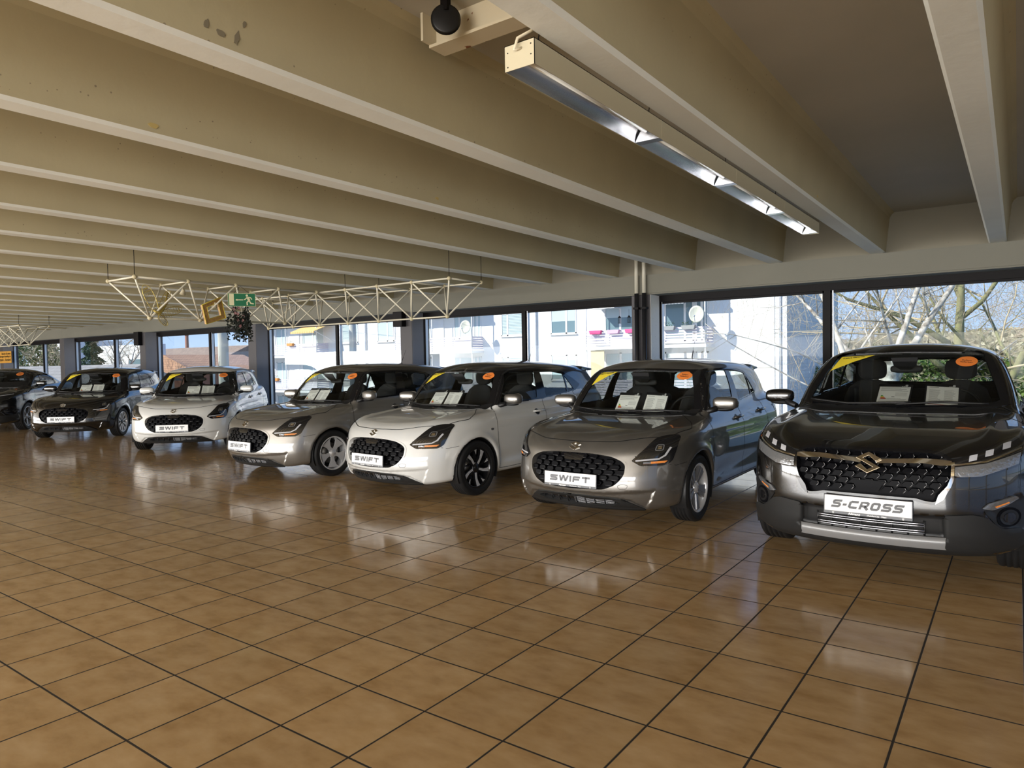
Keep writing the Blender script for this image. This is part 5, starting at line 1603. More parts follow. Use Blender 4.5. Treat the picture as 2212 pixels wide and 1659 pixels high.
# exit sign
M_sgreen = mat('exit_sign_green', (.012, .13, .055), .4)
M_scream = mat('exit_sign_cream', (.62, .58, .36), .5)
Pm = Vector((-8.43, 5.50, 2.35))
ax_ = Vector((.40, .915, 0)).normalized(); nr = Vector((ax_.y, -ax_.x, 0)); up = Vector((0, 0, 1))
Rm_ = Matrix.Rotation(R(1.2), 3, nr)
ax_ = Rm_ @ ax_; up = Rm_ @ up
q = Matrix(((ax_.x, up.x, nr.x, Pm.x), (ax_.y, up.y, nr.y, Pm.y), (ax_.z, up.z, nr.z, Pm.z), (0, 0, 0, 1)))
ex = empty('exit_sign', label='green emergency exit sign with running figure and left arrow hanging from the truss', cat='exit sign')
ex.matrix_world = q
W2, H2 = .176, .088
MB().box(-W2, W2, -H2, H2, -.012, 0).build('sign_plate', M_sgreen, ex)
b = MB(); e_ = .0012
b.box(-W2, W2, H2 - .004, H2, 0, e_); b.box(-W2, W2, -H2, -H2 + .004, 0, e_); b.box(-W2, -W2 + .004, -H2, H2, 0, e_); b.box(W2 - .004, W2, -H2, H2, 0, e_)
b.build('sign_border', M_scream, ex)
MB().box(-.160, -.100, -.072, .080, 0, e_).build('sign_door', M_scream, ex)
MB().prism([(-.082, 0), (-.058, .014), (-.058, .006), (.018, .006), (.018, -.006), (-.058, -.006), (-.058, -.014)], 0, e_).build('sign_arrow', M_scream, ex)
f = MB()
f.prism([(.066 + .015 * math.cos(t), .058 + .016 * math.sin(t)) for t in np.linspace(0, 2 * PI, 17)[:-1]], 0, e_)
for ln, w_ in (([(.072, .038), (.094, -.012)], .030), ([(.066, .034), (.048, .012), (.030, .004)], .013), ([(.080, .036), (.112, .030), (.128, .006)], .013), ([(.090, -.012), (.064, -.030), (.066, -.070)], .017), ([(.094, -.012), (.112, -.046), (.150, -.052)], .016)):
    rb = ribbon_poly(ln, w_); n = len(ln)
    for i in range(n - 1): f.prism([rb[i], rb[i + 1], rb[2 * n - 2 - i], rb[2 * n - 1 - i]], 0, e_)
f.build('running_figure', M_scream, ex)
cb = MB(); cb.path([(-.10, H2, -.005), (.0, H2 + .10, -.06), (.10, H2, -.005)], .0025, 5); cb.build('hanging_wire', M_frame, ex)
# wire butterfly
M_gold = mat('gold_green_wire', (.42, .32, .08), .35, .6)
bf = empty('wire_butterfly', (-8.80, 4.56, 2.13), label='golden wire butterfly hanging at the near end of the truss', cat='decoration')
def wing(name, dirv, L, wd, rnd):
    m = MB(); d = Vector(dirv).normalized(); s = d.orthogonal().normalized()
    vview = Vector((.88, -.47, 0)); s = d.cross(vview).normalized()
    out = []
    for i in range(33):
        t = i / 32; a = PI * t
        out.append(d * (L * math.sin(a) ** .7 if t <= 1 else 0) * (1 if t < .5 else 1) + s * wd * (math.cos(a)) * math.sin(a) ** .35)
    m.path(out, .004, 5)
    rr = random.Random(rnd)
    for k in range(9):          # rows of looped wire following the wing
        t0 = (k + .8) / 10
        pts = []
        for i in range(22):
            u = -1 + 2 * i / 21
            pts.append(d * (L * (t0 + .035 * math.sin(i * 2.4))) + s * wd * u * math.sin(PI * min(.98, t0 ** .8)) * .95 + vview * .018 * math.cos(i * 2.4))
        m.path(pts, .0022, 4)
    return m.build(name, M_gold, bf)
wing('upper_wing', (-.2, -.35, 1), .40, .085, 1)
wing('upper_wing', (-.1, .50, .95), .36, .06, 2)
wing('lower_wing', (-.1, .95, .28), .34, .075, 3)
wing('lower_wing', (0, .45, -.55), .17, .05, 4)
b = MB(); b.path([(0, -.06, .05), (0, .02, .02), (0, .09, .12), (0, .13, .3)], [.012, .02, .016, .004], 8); b.build('butterfly_body', M_gold, bf)
# gold picture frame
M_gfr = mat('gold_glitter_frame', (.40, .24, .07), .45, .3, noise=(40, .8, (.22, .10, .03)))
M_gtin = mat('yellow_tinsel', (.65, .50, .04), .5)
c4 = [Vector(v) for v in ((-8.75, 5.106, 2.279), (-8.75, 5.379, 2.40), (-8.75, 5.445, 2.121), (-8.75, 5.163, 2.03))]
cc = sum(c4, Vector()) / 4
fr = empty('square_frame', cc, label='tilted square golden frame hanging in the truss left of the exit sign', cat='decoration')
m = MB(); o4 = [v - cc for v in c4]; i4 = [v * .60 for v in o4]
vs = [v + Vector((dx, 0, 0)) for dx in (-.02, .02) for v in o4 + i4]
fs = []
for i in range(4):
    j = (i + 1) % 4
    fs += [(8 + i, 8 + j, 12 + j, 12 + i), (i, 4 + i, 4 + j, j), (i, j, 8 + j, 8 + i), (4 + i, 12 + i, 12 + j, 4 + j)]
m.add(vs, fs); m.build('frame_border', M_gfr, fr)
m = MB()
m.path([v + Vector((.022, 0, 0)) for v in o4], .006, 6, closed=True); m.path([v + Vector((.022, 0, 0)) for v in i4], .004, 6, closed=True); m.build('tinsel_edge', M_gtin, fr)
# hanging garland
M_gleaf = mat('dark_artificial_leaf', (.018, .022, .016), .45)
M_gfl = mat('pink_flower', (.42, .22, .22), .8)
gd = empty('leaf_garland', (-8.72, 5.66, 2.08), label='dark leaf garland with dusty pink flowers hanging below the exit sign', cat='plant')
rr = random.Random(4); lf = MB(); fl = MB(); st_ = MB()
for k in range(24):
    a = rr.uniform(0, 2 * PI); p = Vector((rr.uniform(-.06, .06), rr.uniform(-.17, .17), rr.uniform(.0, .26)))
    pts = [p]
    for i in range(6):
        p = p + Vector((rr.uniform(-.025, .025), rr.uniform(-.03, .03) , -.045)); pts.append(p.copy())
    st_.path(pts, .003, 4)
    for p in pts:
        for i in range(5):
            d = Vector((rr.gauss(0, .6), rr.gauss(0, 1), rr.gauss(-.4, .8))).normalized() * rr.uniform(.03, .05)
            s = d.cross(Vector((1, rr.gauss(0, .4), rr.gauss(0, .4)))).normalized() * .012
            lf.add([p, p + d * .5 + s, p + d, p + d * .5 - s], [(0, 1, 2, 3)])
for k in range(9):
    c = Vector((.05, rr.uniform(-.14, .02), rr.uniform(-.12, .2)))
    for i in range(9):
        a = 2 * PI * i / 9; d = Vector((rr.uniform(-.01, .02), math.cos(a), math.sin(a))) * .022
        s = d.cross(Vector((1, 0, 0))).normalized() * .009
        fl.add([c, c + d * .6 + s, c + d + Vector((.01, 0, 0)), c + d * .6 - s], [(0, 1, 2, 3)])
lf.build('leaves', M_gleaf, gd, clean=False); fl.build('flowers', M_gfl, gd, clean=False); st_.build('stems', M_gleaf, gd)
for (c, lab) in (((-8.82, 4.90, 2.43), 'small white spotlight clipped in the truss near the butterfly'), ((-8.75, 5.30, 2.28), 'small white spotlight clipped in the truss beside the golden frame')):
    t = empty('clip_spotlight', c, label=lab, cat='spotlight', group='truss spotlights')
    m = MB(); m.lathe([(.012, .05), (.02, .04), (.038, -.02), (.034, -.02), (.001, .02)], 16, Matrix.Rotation(R(25), 4, 'Y')); m.build('lamp_head', M_lampw, t)
    m = MB(); m.tube((0, 0, .04), (0, 0, .10), .006, 6); m.build('clip', M_lampw, t)
# orange notice on the far pillar
og = empty('orange_notice', (-29.35, YW - .10, 1.70), label='orange printed notice on the pillar at the far left edge', cat='sign')
MB().box(-1.25, .42, -.01, 0, 0, .42).build('notice_board', mat('notice_orange', (.55, .27, .03), .6), og)
for tx, zz, sz in (('Besuchen Sie unsere', .335, .10), ('Neuwagen-Ausstellung im', .235, .10), ('Altmann - Autoland', .10, .145)):
    text_later = (tx, zz, sz)
    c = bpy.data.curves.new('notice_text', 'FONT'); c.body = tx; c.size = sz; c.align_x = 'RIGHT'; c.shear = .25; c.extrude = .0006; c.offset = .002
    t_ = bpy.data.objects.new('nt', c); COL.objects.link(t_)
    dg = bpy.context.evaluated_depsgraph_get(); dg.update()
    me = bpy.data.meshes.new_from_object(t_.evaluated_get(dg)); bpy.data.objects.remove(t_, do_unlink=True)
    me.transform(Matrix(((1, 0, 0, .36), (0, 0, -1, -.0115), (0, 1, 0, zz - .03), (0, 0, 0, 1)))); me.materials.clear(); me.materials.append(M_frame)
    link(bpy.data.objects.new('notice_text', me), og)
M_tape = mat('old_tape', (.48, .36, .13), .6); M_smudge = mat('soot_smudge', (.20, .17, .11), .9)

def blot(name, pts, X, m, lab, cat, grp=None):
    o = MB().prism([(a, b) for a, b in pts], 0, .002, Matrix(((0, 0, 1, X), (1, 0, 0, 0), (0, 1, 0, 0), (0, 0, 0, 1)))).build(name, m)
    return tag(o, lab, cat, grp)
def blob(cy, cz, ry, rz, seed, tilt=0):
    rr = random.Random(seed); out = []
    for i in range(12):
        a = 2 * PI * i / 12; k = rr.uniform(.65, 1.1); u, v = math.cos(a) * ry * k, math.sin(a) * rz * k
        out.append((cy + u * math.cos(tilt) - v * math.sin(tilt), cz + u * math.sin(tilt) + v * math.cos(tilt)))
    return out
for i, (y_, z_, s_) in enumerate([(1.99, 2.79, .03), (4.29, 2.80, .022), (6.2, 2.785, .02)]):
    X_ = [-3.8335, -3.8335, -1.3525][i] + .0425 * (z_ - 2.753) / .417 + .001
    blot('tape_remnant', blob(y_, z_, s_, s_ * .55, i), X_, M_tape, ['yellowed tape remnant on the third rib from the right, near its left end', 'small yellowed tape remnant on the third rib from the right, far part', 'small yellowed tape remnant on the rib right of the lamp'][i], 'tape', 'tape remnants')

for i, (y_, z_, a, b) in enumerate([(1.567, 2.815, .010, .022), (1.63, 2.80, .022, .016), (1.70, 2.81, .012, .035), (1.73, 2.87, .008, .018)]):
    blot('soot_smudge', blob(y_, z_, a, b, 20 + i, -.3), -2.593 + .0425 * (z_ - 2.753) / .417 + .001, M_smudge, 'grey soot smudge on the rib left of the lamp, near the top of the picture', 'stain', 'soot smudges on the rib')
# ------------------------------------------------------------------ outside
M_asph = mat('asphalt', (.20, .195, .19), .9, noise=(3, .5, (.26, .25, .24)))
M_pave = mat('pale_paving', (.62, .58, .48), .85, noise=(6, .5, (.54, .50, .42)))
M_lawn = mat('lawn_green', (.10, .20, .035), .95, noise=(8, .6, (.16, .24, .06)), bump=(60, .5))
M_render = mat('white_render', (.80, .80, .78), .85, noise=(2.5, .35, (.76, .76, .75)))
M_slats = mat('lilac_white_boards', (.63, .59, .67), .6)
M_slabw = mat('balcony_slab', (.70, .70, .70), .8)
M_wfr = mat('white_window_frame', (.78, .78, .78), .4)
M_wgl = mat('window_glass_dark', (.16, .24, .27), .05, spec=.8)
M_wcur = mat('net_curtain', (.50, .60, .62), .8)
M_pipe = mat('zinc_pipe', (.55, .58, .62), .4, .5)
M_conp = mat('concrete_post', (.50, .50, .46), .85)
M_brick = mat('red_brick', (.34, .15, .10), .85, noise=(20, .7, (.25, .10, .07)))

def tile_mat(name, c1, c2, sx, sz, bump=.6, mk=.45):
    m = bpy.data.materials.new(name); m.use_nodes = True
    nt = m.node_tree; b = nt.nodes['Principled BSDF']; L = nt.links.new
    tc = nt.nodes.new('ShaderNodeTexCoord'); mp = nt.nodes.new('ShaderNodeMapping')
    mp.inputs['Scale'].default_value = (sx, sx, sz)
    L(tc.outputs['Object'], mp.inputs[0])
    sp = nt.nodes.new('ShaderNodeSeparateXYZ'); L(mp.outputs[0], sp.inputs[0])
    ad = nt.nodes.new('ShaderNodeMath'); L(sp.outputs[0], ad.inputs[0]); L(sp.outputs[1], ad.inputs[1])
    cb = nt.nodes.new('ShaderNodeCombineXYZ'); L(ad.outputs[0], cb.inputs[0]); L(sp.outputs[2], cb.inputs[1])
    br = nt.nodes.new('ShaderNodeTexBrick'); L(cb.outputs[0], br.inputs[0])
    br.inputs['Color1'].default_value = (*c1, 1); br.inputs['Color2'].default_value = (*c2, 1); br.inputs['Mortar'].default_value = (c1[0] * mk, c1[1] * mk * .95, c1[2] * mk * .9, 1)
    br.inputs['Scale'].default_value = 1; br.inputs['Mortar Size'].default_value = .035; br.inputs['Brick Width'].default_value = 1; br.inputs['Row Height'].default_value = 1
    L(br.outputs[0], b.inputs['Base Color']); b.inputs['Roughness'].default_value = .8
    bp = nt.nodes.new('ShaderNodeBump'); bp.inputs['Strength'].default_value = bump; bp.inputs['Distance'].default_value = .03
    L(br.outputs['Fac'], bp.inputs['Height']); bp.invert = True; L(bp.outputs[0], b.inputs['Normal'])
    return m
M_shingle = tile_mat('grey_white_wall_shingles', (.66, .68, .70), (.72, .73, .74), 4.0, 5.5, .25, .72)
M_rooft = tile_mat('brown_roof_tiles', (.30, .22, .17), (.38, .28, .21), 3.2, 4.0)
M_roofo = tile_mat('orange_roof_tiles', (.50, .28, .17), (.58, .33, .20), 3.2, 4.0)
M_roofg = tile_mat('grey_roof_tiles', (.26, .25, .24), (.34, .32, .30), 3.2, 4.0)

gr = MB()
gr.box(-160, 120, 18, 200, -3.2, -3.0)
struct(gr.build('ground_street', M_asph))
struct(MB().box(-160, 60, YG + .35, 15.6, -.5, -.12).build('ground_forecourt', M_pave))
struct(MB().box(-160, 60, 15.6, 18, -.5, -.14).build('ground_asphalt', M_asph))
struct(MB().box(-5, 60, 16.2, 18.2, -.5, -.08).build('ground_verge', M_lawn))
struct(MB().box(-30, 60, 38, 90, -3.1, -2.9).build('ground_garden', M_lawn))
struct(MB().box(-160, 60, -60, YB - .2, -.5, -.12).build('ground_yard', M_pave))

FY = 34.0
bld = empty('apartment_building', (-29, FY, -3), label='long white apartment building with slatted balconies across the street', cat='building')
def bpart(mb, name, m, parent=bld):
    o = mb.build(name, m, parent)
    if parent is bld: o.location = -bld.location
    return o
bpart(MB().box(-49.5, -9.55, FY, 45.4, -3.2, 7.6), 'wall', M_render)
bpart(MB().box(-9.55, -8.74, FY + .0, 45.4, -3.2, 7.6), 'gable_wall', M_shingle)
bpart(MB().box(-9.75, -9.30, FY - .025, FY + .01, -3.2, 7.6), 'quoin_strip', M_render)
rf = MB(); rf.prism([(-.6, 7.5), (12, 7.5), (5.7, 11.2)], 0, 41.2, Matrix(((0, 0, 1, -49.8), (1, 0, 0, FY), (0, 1, 0, 0), (0, 0, 0, 1))))
bpart(rf, 'roof', M_roofg)
for px_ in (-22.8, -37.26, -9.05):
    bpart(MB().tube((px_, FY - .09, -3), (px_, FY - .09, 7.5), .055 if px_ < -10 else .03, 10), 'downpipe', M_pipe)
def bwindow(x0, x1, z0, z1, kind=0, split=.62, y=None):
    y = FY if y is None else y
    f = MB(); t = .07
    f.box(x0, x1, y - .03, y + .05, z0, z0 + t); f.box(x0, x1, y - .03, y + .05, z1 - t, z1)
    f.box(x0, x0 + t, y - .03, y + .05, z0, z1); f.box(x1 - t, x1, y - .03, y + .05, z0, z1)
    xm = x0 + (x1 - x0) * split; f.box(xm - .06, xm + .06, y - .03, y + .05, z0, z1)
    f.box(x0 - .05, x1 + .05, y - .10, y + .02, z0 - .06, z0)
    fo = bpart(f, 'window', M_wfr)
    p = MB().box(x0 + .02, x1 - .02, y - .008, y - .002, z0 + .02, z1 - .02).build('pane', M_wgl, fo)
    if kind == 1: MB().box(x0 + .09, x1 - .09, y - .014, y - .009, z0 + .08, z0 + (z1 - z0) * .98 - .05).build('curtain', M_wcur, fo)
    if kind == 2:
        c = MB(); 
        for k in range(int((z1 - z0) / .09)): c.box(x0 + .09, x1 - .09, y - .014, y - .009, z0 + .08 + k * .09, z0 + .15 + k * .09)
        c.build('blind', M_wcur, fo)
    if kind == 3: MB().box(x0 + .09, x1 - .09, y - .014, y - .009, z0 + (z1 - z0) * .50, z1 - .08).build('net_panel', M_wcur, fo)
    return fo
for dz in (0, -2.62, -5.24):
    bwindow(-21.8, -20.1, 2.95 + dz, 4.38 + dz, 3 if dz == 0 else 1)
    bwindow(-25.35, -23.76, 2.96 + dz, 4.32 + dz, 2, .3)
    bwindow(-36.1, -34.5, 2.94 + dz, 4.31 + dz, 1)
    bwindow(-39.8, -38.1, 2.94 + dz, 4.31 + dz, 2)
    # balcony bays
    bwindow(-18.3, -15.6, 2.95 + dz, 4.45 + dz, 3 if dz == 0 else 1, .35)
    bwindow(-14.8, -13.25, 2.3 + dz, 4.4 + dz, 0, .7)
    bwindow(-13.15, -12.5, 2.3 + dz, 4.4 + dz, 0, .5)
    bwindow(-29.1, -27.6, 2.9 + dz, 4.4 + dz, 1, .3)
    bwindow(-27.5, -26.9, 2.9 + dz, 4.4 + dz, 1, .5)
    bwindow(-32.6, -31.1, 2.9 + dz, 4.4 + dz, 1, .4)
    bwindow(-44.4, -41.8, 2.9 + dz, 4.3 + dz, 1, .5)
    bwindow(-47.6, -46.2, 2.2 + dz, 4.3 + dz, 1, .5)
    d = MB().box(-30.8, -29.95, FY - .05, FY + .02, 2.15 + dz, 4.2 + dz); bpart(d, 'balcony_door', M_wfr)
    d = MB().box(-45.9, -44.7, FY - .05, FY + .02, 2.15 + dz, 4.1 + dz); bpart(d, 'balcony_door', M_wfr)
BY = 32.9
def balcony(x0, x1, dz=0.0, zt=3.0):
    s = MB().box(x0 - .08, x1 + .08, BY - .08, FY, 1.98 + dz, 2.14 + dz)
    so = bpart(s, 'balcony', M_slabw)
    b = MB()
    for k in range(6):
        z0 = 2.20 + dz + k * .138
        b.box(x0, x1, BY, BY + .02, z0, z0 + .104)
        b.box(x1 - .02, x1, BY, FY, z0, z0 + .104); b.box(x0, x0 + .02, BY, FY, z0, z0 + .104)
    b.build('balcony_boards', M_slats, so)
    r = MB()
    n = max(1, int((x1 - x0) / 2.9))
    for k in range(n + 1):
        x = x0 + (x1 - x0) * k / n
        r.tube((x, BY + .03, 2.1 + dz), (x, BY + .03, 2.1 + dz + 2.5), .035, 8)
    r.build('balcony_posts', M_wfr, so)
for dz in (0, -2.62, 2.62):
    balcony(-33.3, -26.8, dz); balcony(-18.85, -12.27, dz); balcony(-48.6, -41.35, dz)
# things on the balconies
M_pink = mat('pink_plastic', (.75, .08, .25), .5); M_pink2 = mat('pale_pink_plastic', (.72, .42, .60), .5)
M_gpot = mat('grey_planter', (.30, .31, .31), .6); M_opot = mat('orange_planter', (.70, .28, .06), .6)
M_leaf = mat('leaf_green', (.06, .13, .025), .7, noise=(9, .6, (.12, .20, .04)))
M_aw = None
def stripe_mat(name, a, b_, sc):
    m = bpy.data.materials.new(name); m.use_nodes = True; nt = m.node_tree; b = nt.nodes['Principled BSDF']
    tc = nt.nodes.new('ShaderNodeTexCoord'); sp = nt.nodes.new('ShaderNodeSeparateXYZ'); nt.links.new(tc.outputs['Object'], sp.inputs[0])
    mu = nt.nodes.new('ShaderNodeMath'); mu.operation = 'MULTIPLY'; mu.inputs[1].default_value = sc; nt.links.new(sp.outputs[0], mu.inputs[0])
    fr = nt.nodes.new('ShaderNodeMath'); fr.operation = 'FRACT'; nt.links.new(mu.outputs[0], fr.inputs[0])
    gt = nt.nodes.new('ShaderNodeMath'); gt.operation = 'GREATER_THAN'; gt.inputs[1].default_value = .5; nt.links.new(fr.outputs[0], gt.inputs[0])
    mx = nt.nodes.new('ShaderNodeMix'); mx.data_type = 'RGBA'; nt.links.new(gt.outputs[0], mx.inputs['Factor'])
    mx.inputs[6].default_value = (*a, 1); mx.inputs[7].default_value = (*b_, 1); nt.links.new(mx.outputs[2], b.inputs['Base Color'])
    b.inputs['Roughness'].default_value = .8
    return m
def planter(x, z, m, lab, grp, leafy=False, y=BY - .12):
    t = empty('planter', (x, y, z), label=lab, cat='planter', group=grp)
    b = MB(); b.prism([(-.30, 0), (.30, 0), (.36, .20), (-.36, .20)], -.10, .10, Matrix(((1, 0, 0, 0), (0, 0, 1, 0), (0, 1, 0, 0), (0, 0, 0, 1))))
    b.build('trough', m, t, bevel=.01)
    if leafy:
        rr = random.Random(int(x * 10)); f = MB()
        for k in range(60):
            px_, pz = rr.uniform(-.3, .3), .18 + rr.uniform(0, .22)
            a = rr.uniform(0, 6.3); d = Vector((math.cos(a) * .05, math.sin(a) * .05, rr.uniform(-.03, .05)))
            c = Vector((px_, rr.uniform(-.08, .08), pz)); q = d.cross(Vector((0, 0, 1))).normalized() * .02
            f.add([c - d, c + q, c + d, c - q], [(0, 1, 2, 3)])
        f.build('plants', M_leaf, t)
for i, (x, m, l) in enumerate([(-18.2, M_pink, 'bright pink planter nearest the left end of the right balcony rail'), (-17.15, M_pink2, 'pale pink planter second from the left end of the right balcony rail'), (-16.1, M_pink, 'bright pink planter third from the left end of the right balcony rail'), (-15.2, M_pink2, 'pale pink planter beside the pillar on the right balcony rail')]):
    planter(x, 2.80, m, l, 'planters on the right balcony')
planter(-14.1, 2.86, M_gpot, 'grey planter with leaves on the rail, just right of the pillar', 'planters on the right balcony', True)
planter(-13.05, 2.86, M_gpot, 'grey planter with leaves on the rail, below the satellite dish', 'planters on the right balcony', True)
planter(-44.2, 2.86, M_opot, 'orange planter on the upper rail of the left balconies', 'orange planters', True)
planter(-46.1, .24, M_opot, 'orange planter on the lower rail of the left balconies', 'orange planters', True)
def dish(x, z, r, lab):
    t = empty('satellite_dish', (x, BY - .35, z), label=lab, cat='satellite dish')
    d = MB(); Mx = Matrix.Rotation(R(20), 4, 'Z') @ Matrix.Rotation(R(80), 4, 'X')
    d.lathe([(0.001, .0), (r * .4, .012), (r * .8, .05), (r, .085), (r * .995, .075), (r * .8, .04), (0.001, -.01)], 28, Mx @ Matrix.Diagonal((.85, 1, 1, 1)))
    d.build('reflector', mat('cream_dish', (.74, .72, .58), .5), t)
    a = MB(); a.path([(0, .02, -r), (.02, -.25, -r * .9), (.05, -.42, -r * .2)], .015, 6); a.ball((.05, -.42, -r * .2), .045, nu=10, nv=6)
    a.tube((0, .02, 0), (.02, .34, -.05), .03, 8); a.build('feed_arm', M_pipe, t)
dish(-12.55, 3.55, .42, 'cream satellite dish on the right end of the right balcony')
dish(-26.95, 3.55, .40, 'cream satellite dish on the right end of the middle balcony')
aw = MB(); aw.add([(-43.6, 32.35, 3.85), (-40.9, 32.35, 3.85), (-40.4, FY - .06, 4.55), (-43.1, FY - .06, 4.55), (-43.6, 32.35, 3.72), (-40.9, 32.35, 3.72), (-43.6, 32.37, 3.82), (-40.9, 32.37, 3.82), (-40.4, FY - .06, 4.52), (-43.1, FY - .06, 4.52)],
       [(0, 1, 2, 3), (4, 5, 1, 0), (6, 9, 8, 7), (0, 3, 9, 6), (1, 7, 8, 2)])
awo = aw.build('awning', stripe_mat('orange_striped_canvas', (.85, .42, .12), (.85, .62, .30), 5)); tag(awo, 'orange striped awning over the upper left balcony', 'awning')
MB().tube((-40.9, 32.4, 3.85), (-40.6, FY - .05, 3.1), .02, 6).build('awning_arm', M_wfr, awo)
aw = MB(); aw.add([(-15.3, 32.6, 4.15), (-13.2, 32.6, 4.15), (-13.2, FY - .06, 4.6), (-15.3, FY - .06, 4.6), (-15.3, 32.62, 4.12), (-13.2, 32.62, 4.12), (-13.2, FY - .06, 4.57), (-15.3, FY - .06, 4.57)], [(0, 1, 2, 3), (4, 7, 6, 5), (0, 4, 5, 1)])
tag(aw.build('awning', stripe_mat('grey_striped_canvas', (.70, .70, .70), (.34, .36, .40), 6)), 'grey and white striped awning over the right balcony', 'awning')
for i, x in enumerate((-16.9, -16.35)):
    t = empty('hanging_lantern', (x, BY + .1, 3.35), label=('left' if i == 0 else 'right') + ' of the two small lanterns hanging over the right balcony', cat='lantern', group='lanterns on the right balcony')
    b = MB()
    for a in range(6):
        an = a * PI / 3; b.tube((.07 * math.cos(an), .07 * math.sin(an), 0), (.07 * math.cos(an), .07 * math.sin(an), .26), .012, 5)
    b.lathe([(.001, -.02), (.09, -.02), (.09, .0), (.001, .0)], 12); b.lathe([(.001, .26), (.095, .26), (.03, .36), (.001, .38)], 12)
    b.tube((0, 0, .38), (0, 0, .7), .006, 5)
    b.build('lantern_frame', M_frame, t)
sh = MB()
Ms = Matrix(((0, 0, 1, -18.6), (1, 0, 0, BY + .3), (0, 1, 0, 4.15), (0, 0, 0, 1)))
sh.prism([(.4 * math.cos(t), .28 * math.sin(t)) for t in np.linspace(0, PI, 14)], 0, 1.5, Ms)
so = sh.build('heater_hood', M_pipe); tag(so, 'grey rounded hood hanging over the left end of the right balcony', 'heater')
hb = MB().box(-18.62, -17.8, BY + .05, BY + .07, 1.0 - 2.62 + 1.6, 1.95); cu = hb.build('beige_curtain', mat('beige_cloth', (.62, .52, .32), .9, bump=(4, .8)))
tag(cu, 'beige curtain hanging below the left end of the right balcony', 'curtain')

# street posts
tag(MB().tube((-22.75, 20, -3), (-22.75, 20, 6.5), .17, 16, .13).build('street_post', M_conp), 'pale concrete post standing in front of the white building', 'post')
tag(MB().tube((-25.9, 16, -.3), (-25.9, 16, 6.0), .21, 16, .19).build('street_post', M_conp), 'thick weathered concrete post in front of the brown roofs', 'post')
MB()
# power line
wl = MB()
wl.path([(-100 + i * 4, 40 - i * .6, 6.0 + .0006 * (i * 4 - 50) ** 2) for i in range(26)], .012, 4)
tag(wl.build('power_line', M_frame), 'thin power line sagging across the sky', 'cable')

# far houses
def house(name, x0, x1, y0, y1, z0, ze, zr_, wm, rm, label, along='x', wins=()):
    t = empty(name, ((x0 + x1) / 2, y0, z0), label=label, cat='house')
    def pp(mb, n, m):
        o = mb.build(n, m, t); o.location = -t.location; return o
    pp(MB().box(x0, x1, y0, y1, z0, ze), 'wall', wm)
    if zr_ > ze:
        ym = (y0 + y1) / 2
        if along == 'x':
            m_ = MB().prism([(y0 - .5, ze - .15), (y1 + .5, ze - .15), (ym, zr_)], x0 - .5, x1 + .5, Matrix(((0, 0, 1, 0), (1, 0, 0, 0), (0, 1, 0, 0), (0, 0, 0, 1))))
        else:
            xm = (x0 + x1) / 2
            m_ = MB().prism([(x0 - .5, ze - .15), (x1 + .5, ze - .15), (xm, zr_)], y0 - .5, y1 + .5, Matrix(((1, 0, 0, 0), (0, 0, 1, 0), (0, 1, 0, 0), (0, 0, 0, 1))))
        pp(m_, 'roof', rm)
    for (a, b, c, d) in wins:
        f = pp(MB().box(a, b, y0 - .04, y0 + .02, c, d), 'window', M_wfr)
        MB().box(a + .1, b - .1, y0 - .06, y0 - .045, c + .1, d - .1).build('pane', M_wgl, f)
    return t
house('long_house', -128, -100, 60, 72, -3, 1.9, 4.7, M_brick, M_rooft, 'long brick house with a wide brown tiled roof beyond the left windows', wins=[(-103 - i * 5, -101.4 - i * 5, .4, 1.5) for i in range(6)])
house('cottage', -84, -71, 41, 50, -3, .9, 2.8, M_brick, M_roofo, 'small house with an orange tiled roof in front of the long brown roof', 'y')
house('white_block', -106, -92, 46, 48.5, -3, 4.5, 4.5, M_render, M_render, 'flat-roofed white block seen beyond the conifer', wins=[(-97, -93.5, .2, 2.6)])
house('tiled_shed', -76, -52, 23, 28, -3, .55, 1.7, M_render, M_roofg, 'low shed with grey tiled roof just below the left windows')
house('white_villa', -142, -128.5, 50, 60, -3, 6.1, 6.1, M_render, M_render, 'white flat-roofed villa farthest left beyond the windows')
ch = MB(); ch.tube((-134.8, 75.4, -3), (-134.8, 75.4, 7.6), .42, 16, .33); ch.tube((-134.8, 75.4, 7.6), (-134.8, 75.4, 7.8), .38, 16)
ch.tube((-134.8, 75.4, 7.8), (-134.8, 75.4, 8.4), .08, 8)
tag(ch.build('brick_chimney', M_brick), 'tall round brick chimney rising behind the long brown roof', 'chimney')

